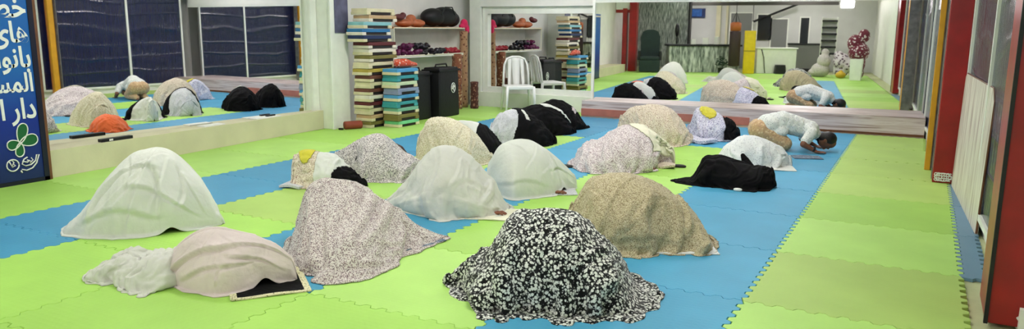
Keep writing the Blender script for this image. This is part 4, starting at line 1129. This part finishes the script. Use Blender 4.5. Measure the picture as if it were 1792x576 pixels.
roll('tall pale brown rug roll in the corner beside the pilaster', -7.26, 7.38, 1.3, .07, fabric('tan_pile', (168, 132, 100), [((110, 70, 56), 20, .3, .08)]), (0, 0))
roll('short dark brown roll in front of the rug rolls', -7.0, 7.30, .45, .07, fabric('dark_brown_pile', (84, 50, 44), [((150, 110, 90), 24, .3, .08)]))

# ================================================================= WHITE PLASTIC CHAIR
ch = thing('plastic_chair', 'white moulded plastic chair in front of the far mirror', 'chair', (-6.15, 7.30, 0), R(-52))
# local +x is the front
sw = .22
MB().box(-.21, .22, -.22, .22, .405, .43, bev=.012).build('seat', M['white_plastic'], ch, True)
m = MB()
m.box(.2, .235, -.235, .235, .375, .425, bev=.01).box(-.21, .22, -.24, -.21, .375, .42, bev=.01).box(-.21, .22, .21, .24, .375, .42, bev=.01)
m.build('apron', M['white_plastic'], ch, True)
for sx, sy in ((1, 1), (1, -1), (-1, 1), (-1, -1)):
    x0 = .21 if sx > 0 else -.21
    MB().tube([(x0, .215*sy, .42), (x0+.015*sx, .225*sy, .25), (x0+.05*sx, .245*sy, 0)], [.028, .024, .019], 8).build('leg', M['white_plastic'], ch, True)
m = MB()
arch = [(-.215, -.215, .42), (-.235, -.21, .60), (-.26, -.195, .76), (-.275, -.15, .85), (-.283, -.06, .885), (-.283, .06, .885), (-.275, .15, .85), (-.26, .195, .76), (-.235, .21, .60), (-.215, .215, .42)]
m.tube(arch, .019, 10)
m.build('back_frame', M['white_plastic'], ch, True)
for y0, y1, w0 in ((-.035, -.02, .05), (-.12, -.10, .022), (.12, .10, .022)):
    m = MB(); n = 8
    ring = []
    for k in range(n+1):
        q = k/n; z = .41+q*.46; x = -.212-.07*q; y = (y0+(y1-y0)*q) if w0 < .04 else 0
        hw = w0*(1+.5*q)
        ring.append([m.bm.verts.new((x+dx, y+dyy, z)) for dx, dyy in ((.009, -hw), (.009, hw), (-.009, hw), (-.009, -hw))])
    for a, b_ in zip(ring, ring[1:]):
        for i in range(4): m.bm.faces.new((a[i], a[(i+1) % 4], b_[(i+1) % 4], b_[i]))
    m.bm.faces.new(ring[0]); m.bm.faces.new(ring[-1])
    m.build('back_slat', M['white_plastic'], ch, True)

# ================================================================= RECEPTION END (seen in the mirrors)
BEFORE = set(COL.objects)
def streak(name, c1, c2, c3, sc=6, st=(3, 3, .6)):
    t = NT(name); t.b.inputs['Roughness'].default_value = .5
    n = t.n('ShaderNodeTexNoise'); n.inputs['Scale'].default_value = sc; n.inputs['Detail'].default_value = 8
    t.l(t.obj(st), n.inputs['Vector'])
    t.l(t.ramp(n.outputs['Fac'], [(.35, lin(c1)), (.5, lin(c2)), (.65, lin(c3))]), t.b.inputs['Base Color'])
    return t.m
M['marble'] = streak('grey_marble', (80, 90, 84), (150, 158, 150), (206, 210, 204))
M['dark_green'] = plain('dark_green_cloth', (30, 48, 46), .7, noise=.15)
def red_portal(y, n):
    pass
pl = thing('pillar', 'red pillar on the left wall hidden behind the blue banner', 'pillar', (-7.30, -.55, 0))
MB().box(-.14, .14, -.14, .14, 0, 2.75, bev=.01).build('post', M['red'], pl)
pl = thing('pillar', 'red pillar pair at the reception end, reflected in the far mirror', 'pillar', (-6.35, -5.2, 0))
MB().box(-.12, .12, -.14, .14, 0, 2.75, bev=.01).build('post', M['red'], pl)
MB().box(-.34, -.2, -.10, .12, 0, 2.0, bev=.01).build('door_post', M['red'], pl)
MB().box(-.58, -.12, -.08, .06, 1.86, 1.96, bev=.01).build('cross_beam', M['red'], pl)
MB().box(-.58, -.12, -.08, .06, 1.96, 2.3).build('panel', M['white_paint'], pl)
t = thing('streaked_screen', 'grey streaked partition screen behind the dark armchair', 'screen', (-5.6, -6.6, 0))
MB().box(-1.0, .9, -.04, .04, .1, 2.4).build('panel', streak('screen_streaks', (70, 84, 80), (140, 150, 144), (214, 220, 216), 9, (6, 6, .5)), t)
for x in (-1.0, .9): MB().box(x-.03, x+.03, -.2, .2, 0, 2.4).build('stand', M['black'], t)
t = thing('office_chair', 'tall dark green high-backed chair at the reception end', 'chair', (-5.75, -4.9, 0), R(80))
MB().box(-.28, .28, -.3, .3, .38, .5, bev=.04).build('seat', M['dark_green'], t, True)
m = MB(); ring = []
prof = [(-.30, .4), (-.31, 1.1), (-.24, 1.27), (-.1, 1.33), (.1, 1.33), (.24, 1.27), (.31, 1.1), (.30, .4)]
a = [m.bm.verts.new((-.26, y, z)) for y, z in prof]; b_ = [m.bm.verts.new((-.36, y, z)) for y, z in prof]
m.bm.faces.new(a); m.bm.faces.new(b_[::-1])
for k in range(len(prof)): m.bm.faces.new((a[k], b_[k], b_[(k+1) % len(prof)], a[(k+1) % len(prof)]))
m.build('backrest', M['dark_green'], t)
MB().box(-.3, .3, -.32, .32, .03, .38, bev=.02).build('base', M['dark_green'], t)
for s in (-1, 1): MB().box(-.25, .2, s*.33-.04, s*.33+.04, .38, .66, bev=.02).build('armrest', M['black'], t)
# long counter
t = thing('reception_counter', 'long reception counter with mottled grey front and black top', 'counter', (-4.15, -5.75, 0), R(-21))
MB().box(-1.15, 1.1, -.25, .25, .0, .82, bev=.01).build('front', M['marble'], t)
MB().box(-1.2, 1.15, -.3, .3, .82, .88, bev=.01).build('worktop', M['black'], t)
dk = ['white cardboard box on the left of the mottled counter', 'white paper bag in the middle of the mottled counter', 'small white box at the right of the mottled counter']
for k, (q, w_, h_) in enumerate(((-.35, .14, .16), (.05, .18, .20), (.42, .12, .24))):
    x = -4.15+q*math.cos(R(-21)); y = -5.75+q*math.sin(R(-21))
    e = thing('box', dk[k], 'box', (x, y, .88), R(-21)+k*.3)
    MB().box(-w_/2, w_/2, -.08, .08, 0, h_, bev=.006).build('carton', M['white_print'], e)
    MB().box(-w_/2-.002, w_/2+.002, -.02, .02, h_-.002, h_+.004).build('tape', M['c_ecru'], e)
t = thing('fan', 'black pedestal fan or stand rising behind the mottled counter', 'fan', (-5.05, -6.1, 0))
MB().tube([(0, 0, .02), (0, 0, 1.2)], .02).build('pole', M['black'], t)
MB().lathe([(.18, 0), (.18, .02), (.03, .05)], (0, 0, 0)).build('base', M['black'], t)
MB().ball((0, 0, 1.32), .13, (.5, 1, 1.7), 3).build('head', M['black'], t, True)
t = thing('picture', 'blue framed board high on the reception wall', 'picture', (-4.75, -8.27, 1.75))
MB().box(-.42, .42, -.02, .02, 0, .32).build('frame', plain('navy_frame', (20, 40, 90), .4), t)
MB().box(-.37, .3, .02, .026, .05, .29).build('print', plain('blue_print', (40, 96, 170), .4, noise=.3, nscale=12), t)
t = thing('plant', 'small dark green potted bush before the mottled counter', 'plant', (-3.55, -5.35, 0))
MB().lathe([(.08, 0), (.11, .16), (.12, .16), (.1, .15)], (0, 0, 0)).build('pot', M['black'], t)
m = MB(); rp = random.Random(2)
for k in range(60):
    a, bq = rp.uniform(0, 6.28), rp.uniform(.2, 1.4); r_ = rp.uniform(.08, .22)
    c = Vector((math.cos(a)*math.cos(bq)*r_, math.sin(a)*math.cos(bq)*r_, .2+math.sin(bq)*r_*1.5))
    m.ball(c, .035, (1, 1, .5), 1)
m.build('foliage', plain('leaf_green', (26, 52, 34), .6), t)
def punch_bag(label, x, y, r, h, z0, mat, topmat):
    t = thing('punching_bag', label, 'punching bag', (x, y, 0))
    MB().lathe([(r*.7, z0), (r, z0+.03), (r, z0+h*.78), (r*.97, z0+h*.8)], (0, 0, 0), 28).build('bag_body', mat, t, True)
    MB().lathe([(r*.95, z0+h*.8), (r*.98, z0+h*.97), (r*.6, z0+h)], (0, 0, 0), 28).build('collar', topmat, t, True)
    for k in range(4):
        a = k*math.pi/2
        MB().tube([(r*.7*math.cos(a), r*.7*math.sin(a), z0+h-.02), (0, 0, z0+h+.3)], .008, 6).build('chain', M['black'], t)
    MB().tube([(0, 0, z0+h+.29), (0, 0, CEIL)], .010, 6).build('hanger', M['black'], t)
punch_bag('dark brown punching bag with an orange collar hanging by the counter', -3.18, -5.3, .17, 1.36, .22, plain('brown_leather', (58, 42, 46), .5), plain('orange_collar', (170, 92, 48), .5))
t = thing('crash_pad', 'tall yellow foam pad standing beside the brown punching bag', 'pad', (-2.74, -5.4, 0), R(-8))
MB().box(-.17, .17, -.10, .10, 0, 1.32, bev=.03).build('pad', plain('yellow_vinyl', (216, 188, 22), .4, noise=.08), t, True)
MB().box(-.175, .175, -.105, .105, .68, .72).build('strap', plain('mustard_strap', (160, 140, 30), .5), t)
t = thing('reception_desk', 'plain white reception desk right of the yellow pad', 'desk', (-2.0, -6.15, 0), R(-22))
MB().box(-.62, .62, -.25, .25, 0, .76, bev=.01).build('front', M['white_paint'], t)
MB().box(-.65, .65, -.3, .3, .76, .80, bev=.01).build('worktop', M['white_plastic'], t)
MB().tube([(-.5, .26, .78), (-.42, .3, .5), (-.38, .28, .2), (-.36, .3, .02)], .012, 6).build('cable', M['black'], t)
t = thing('stool', 'small black cube stool in front of the white desk', 'stool', (-1.80, -5.75, 0), R(-15))
MB().box(-.17, .17, -.13, .13, 0, .26, bev=.03, taper=.85).build('cushion', M['black'], t)
MB().box(-.14, .14, -.12, .12, .26, .28, bev=.008).build('lid', M['gl_black'], t)
# rear wall openings
def win(n, name, x, z0, z1, w, mat, kind='window'):
    e = bpy.data.objects.new('%s_%d' % (kind, n), None); e.location = (x, -8.29, 0); link(e); tag(e, name, None, None, 'structure')
    MB().box(-w/2, w/2, 0, .03, z0, z1).build('pane', mat, e)
    MB().box(-w/2-.04, -w/2, 0, .05, z0, z1+.04).box(w/2, w/2+.04, 0, .05, z0, z1+.04).box(-w/2, w/2, 0, .05, z1, z1+.04).build('frame', M['white_paint'], e)
M['pane_dark'] = plain('dark_glass', (30, 34, 38), .15)
M['door_grey'] = plain('grey_door', (120, 122, 120), .5)
win(3, 'dark window above the white desk', -2.35, 1.0, 1.85, .42, M['pane_dark'])
win(4, 'narrow dark window right of the grey door', -1.05, .75, 1.75, .26, M['pane_dark'])
win(1, 'grey door on the reception wall', -1.85, .02, 1.7, .5, M['door_grey'], 'door')
win(2, 'wide grey door left of the dark window', -3.1, .02, 1.9, .7, M['door_grey'], 'door')
struct('trim_7', MB().box(-4.75, -4.6, -8.3, -8.2, 0, 2.7).box(-4.42, -4.35, -8.3, -8.2, 0, 2.7), M['beige'], 'cream upright trims on the reception wall')
struct('beam', MB().box(-7.6, -.9, -6.9, -6.75, 2.13, 2.23), plain('dark_beam', (64, 62, 58), .6), 'dark beam across the reception end')
rl = thing('stair_rail', 'sloping dark stair stringer high on the reception wall', 'rail', (0, -7.9, 0))
MB().tube([(-2.7, 0, 1.62), (-1.3, 0, 2.2)], .04, 6).build('stringer', M['black'], rl)
MB().tube([(-2.72, 0, 1.62), (-2.72, 0, 2.2)], .012, 6).build('post', M['black'], rl)
t = thing('low_cabinet', 'low grey panelled partition right of the white desk', 'partition', (-.95, -7.6, 0))
MB().box(-.6, .7, -.1, .1, .1, .86).build('panel', M['door_grey'], t)
MB().box(-.62, .72, -.12, .12, .86, .92).build('rail', M['black'], t)
MB().box(-.62, .72, -.09, .12, .0, .1).build('plinth', M['black'], t)
# rack with striped shelves, people and flowers by it
t = thing('display_rack', 'tall narrow rack with dark shelves and small goods', 'rack', (-.42, -6.4, 0))
for x in (-.22, .22): MB().box(x-.012, x+.012, -.12, .12, 0, 1.75).build('side_panel', M['white_paint'], t)
for k in range(6): MB().box(-.22, .22, -.13, .13, .6+.2*k, .66+.2*k).build('shelf', M['black'], t)
MB().box(-.2, .2, -.12, -.1, .6, 1.72).build('back_panel', M['white_paint'], t)
rw = random.Random(5)
def sack(name, label, cat, x, y, blobs, mat): lump(name, label, cat, (x, y, 0), blobs, mat, .016)
sack('clothes_pile', 'heap of grey and white clothes beside the display rack', 'clothes', -.70, -4.85, [((0, 0, .2), .24, (1.1, 1, .9)), ((.08, .05, .46), .19, (1, 1, 1.1)), ((-.12, 0, .13), .18, (1.2, 1, .7)), ((.1, 0, .7), .11, (1, 1, 1.1))], M['c_greyfl'])
sack('flower_bunch', 'bunch of pinkish white flowers beside the clothes heap', 'flowers', -.12, -4.95, [((0, 0, .44), .25, (1, 1, 1)), ((.15, .05, .36), .2, (1, 1, 1.1)), ((0, 0, .19), .19, (1, 1, 1.1)), ((-.1, 0, .62), .14, (1, 1, 1))], fabric('flower_print', (216, 208, 214), [((90, 70, 84), 14, .34, .06)]))
sack('yellow_bag', 'small yellow bag on the floor by the flowers', 'bag', -.18, -4.4, [((0, 0, .09), .12, (1.2, 1, .8)), ((0, 0, .17), .06, (1, 1, 1))], plain('yellow_nylon', (206, 170, 52), .6))
sack('flower_stand', 'dark red flowering display near the white right-hand wall', 'flowers', .22, -4.2, [((0, 0, .75), .28, (1, 1, 1)), ((-.12, 0, 1.0), .2, (1, 1, 1.2)), ((.1, 0, 1.2), .16, (1, 1, 1.2)), ((.02, 0, .45), .2, (.9, .8, 1.6)), ((0, 0, .16), .18, (1, 1, 1))], fabric('dark_red_flowers', (104, 40, 56), [((214, 204, 206), 16, .32, .06)]))
t = thing('white_box', 'slanted white panel box leaning before the dark red flowers', 'box', (.12, -3.55, 0), R(12))
MB().box(-.14, .14, -.08, .08, 0, .56, bev=.01, taper=1.15).build('carton', M['white_paint'], t)
MB().box(-.15, .15, -.09, .09, .56, .58).build('rim', M['white_plastic'], t)
# bright wall lamp that flares in the mirror
t = thing('wall_lamp', 'bright white lamp high on the reception wall near the right', 'lamp', (.12, -7.3, 1.98))
MB().box(-.2, .2, -.05, .05, .06, .4, bev=.02).build('housing', M['white_plastic'], t)
MB().box(-.18, .18, .05, .06, .08, .38).build('diffuser', M['lamp_hot'] if 'lamp_hot' in M else M['lamp'], t)
MB().tube([(0, 0, .25), (0, 0, CEIL-1.98)], .012).build('stem', M['black'], t)

# the reception end runs slightly skew to the hall: slide its things along the wall
for o in list(COL.objects):
    if o not in BEFORE and o.parent is None and o.location.y < -3:
        o.location.x -= .05*(7.77-o.location.y)
# ================================================================= CAMERA, LIGHT
cam = bpy.data.cameras.new('camera'); co = bpy.data.objects.new('camera', cam); COL.objects.link(co)
SC.camera = co
PF, PYAW, PPITCH, PROLL, PH, PX, PY = (1318.55, 0.496056, 0.179844, 0.00655176, 1.36684, -0.296277, -3.71887)
cam.sensor_fit = 'HORIZONTAL'; cam.sensor_width = 36; cam.lens = PF/1792*36; cam.clip_start = .02; cam.clip_end = 100
cyw, sy_ = math.cos(PYAW), math.sin(PYAW); cp, sp = math.cos(PPITCH), math.sin(PPITCH)
fw = Vector((-sy_*cp, cyw*cp, -sp)); rt = Vector((cyw, sy_, 0)); up = rt.cross(fw)
c_, s__ = math.cos(PROLL), math.sin(PROLL)
r2 = rt*c_+up*s__; u2 = -rt*s__+up*c_
m = Matrix((r2, u2, -fw)).transposed().to_4x4(); m.translation = Vector((PX, PY, PH))
co.matrix_world = m

w = bpy.data.worlds.new('world'); SC.world = w; w.use_nodes = True
w.node_tree.nodes['Background'].inputs[0].default_value = (.8, .9, 1, 1)
w.node_tree.nodes['Background'].inputs[1].default_value = .02
LB = M['lamp'].node_tree.nodes['Principled BSDF']
LB.inputs['Emission Strength'].default_value = 24
LB.inputs['Emission Color'].default_value = (1, .925, .95, 1)
vs = SC.view_settings
SC.display_settings.display_device = 'sRGB'
vs.view_transform = 'Standard'; vs.look = 'None'; vs.exposure = 0.62; vs.gamma = 1
vs.use_curve_mapping = False
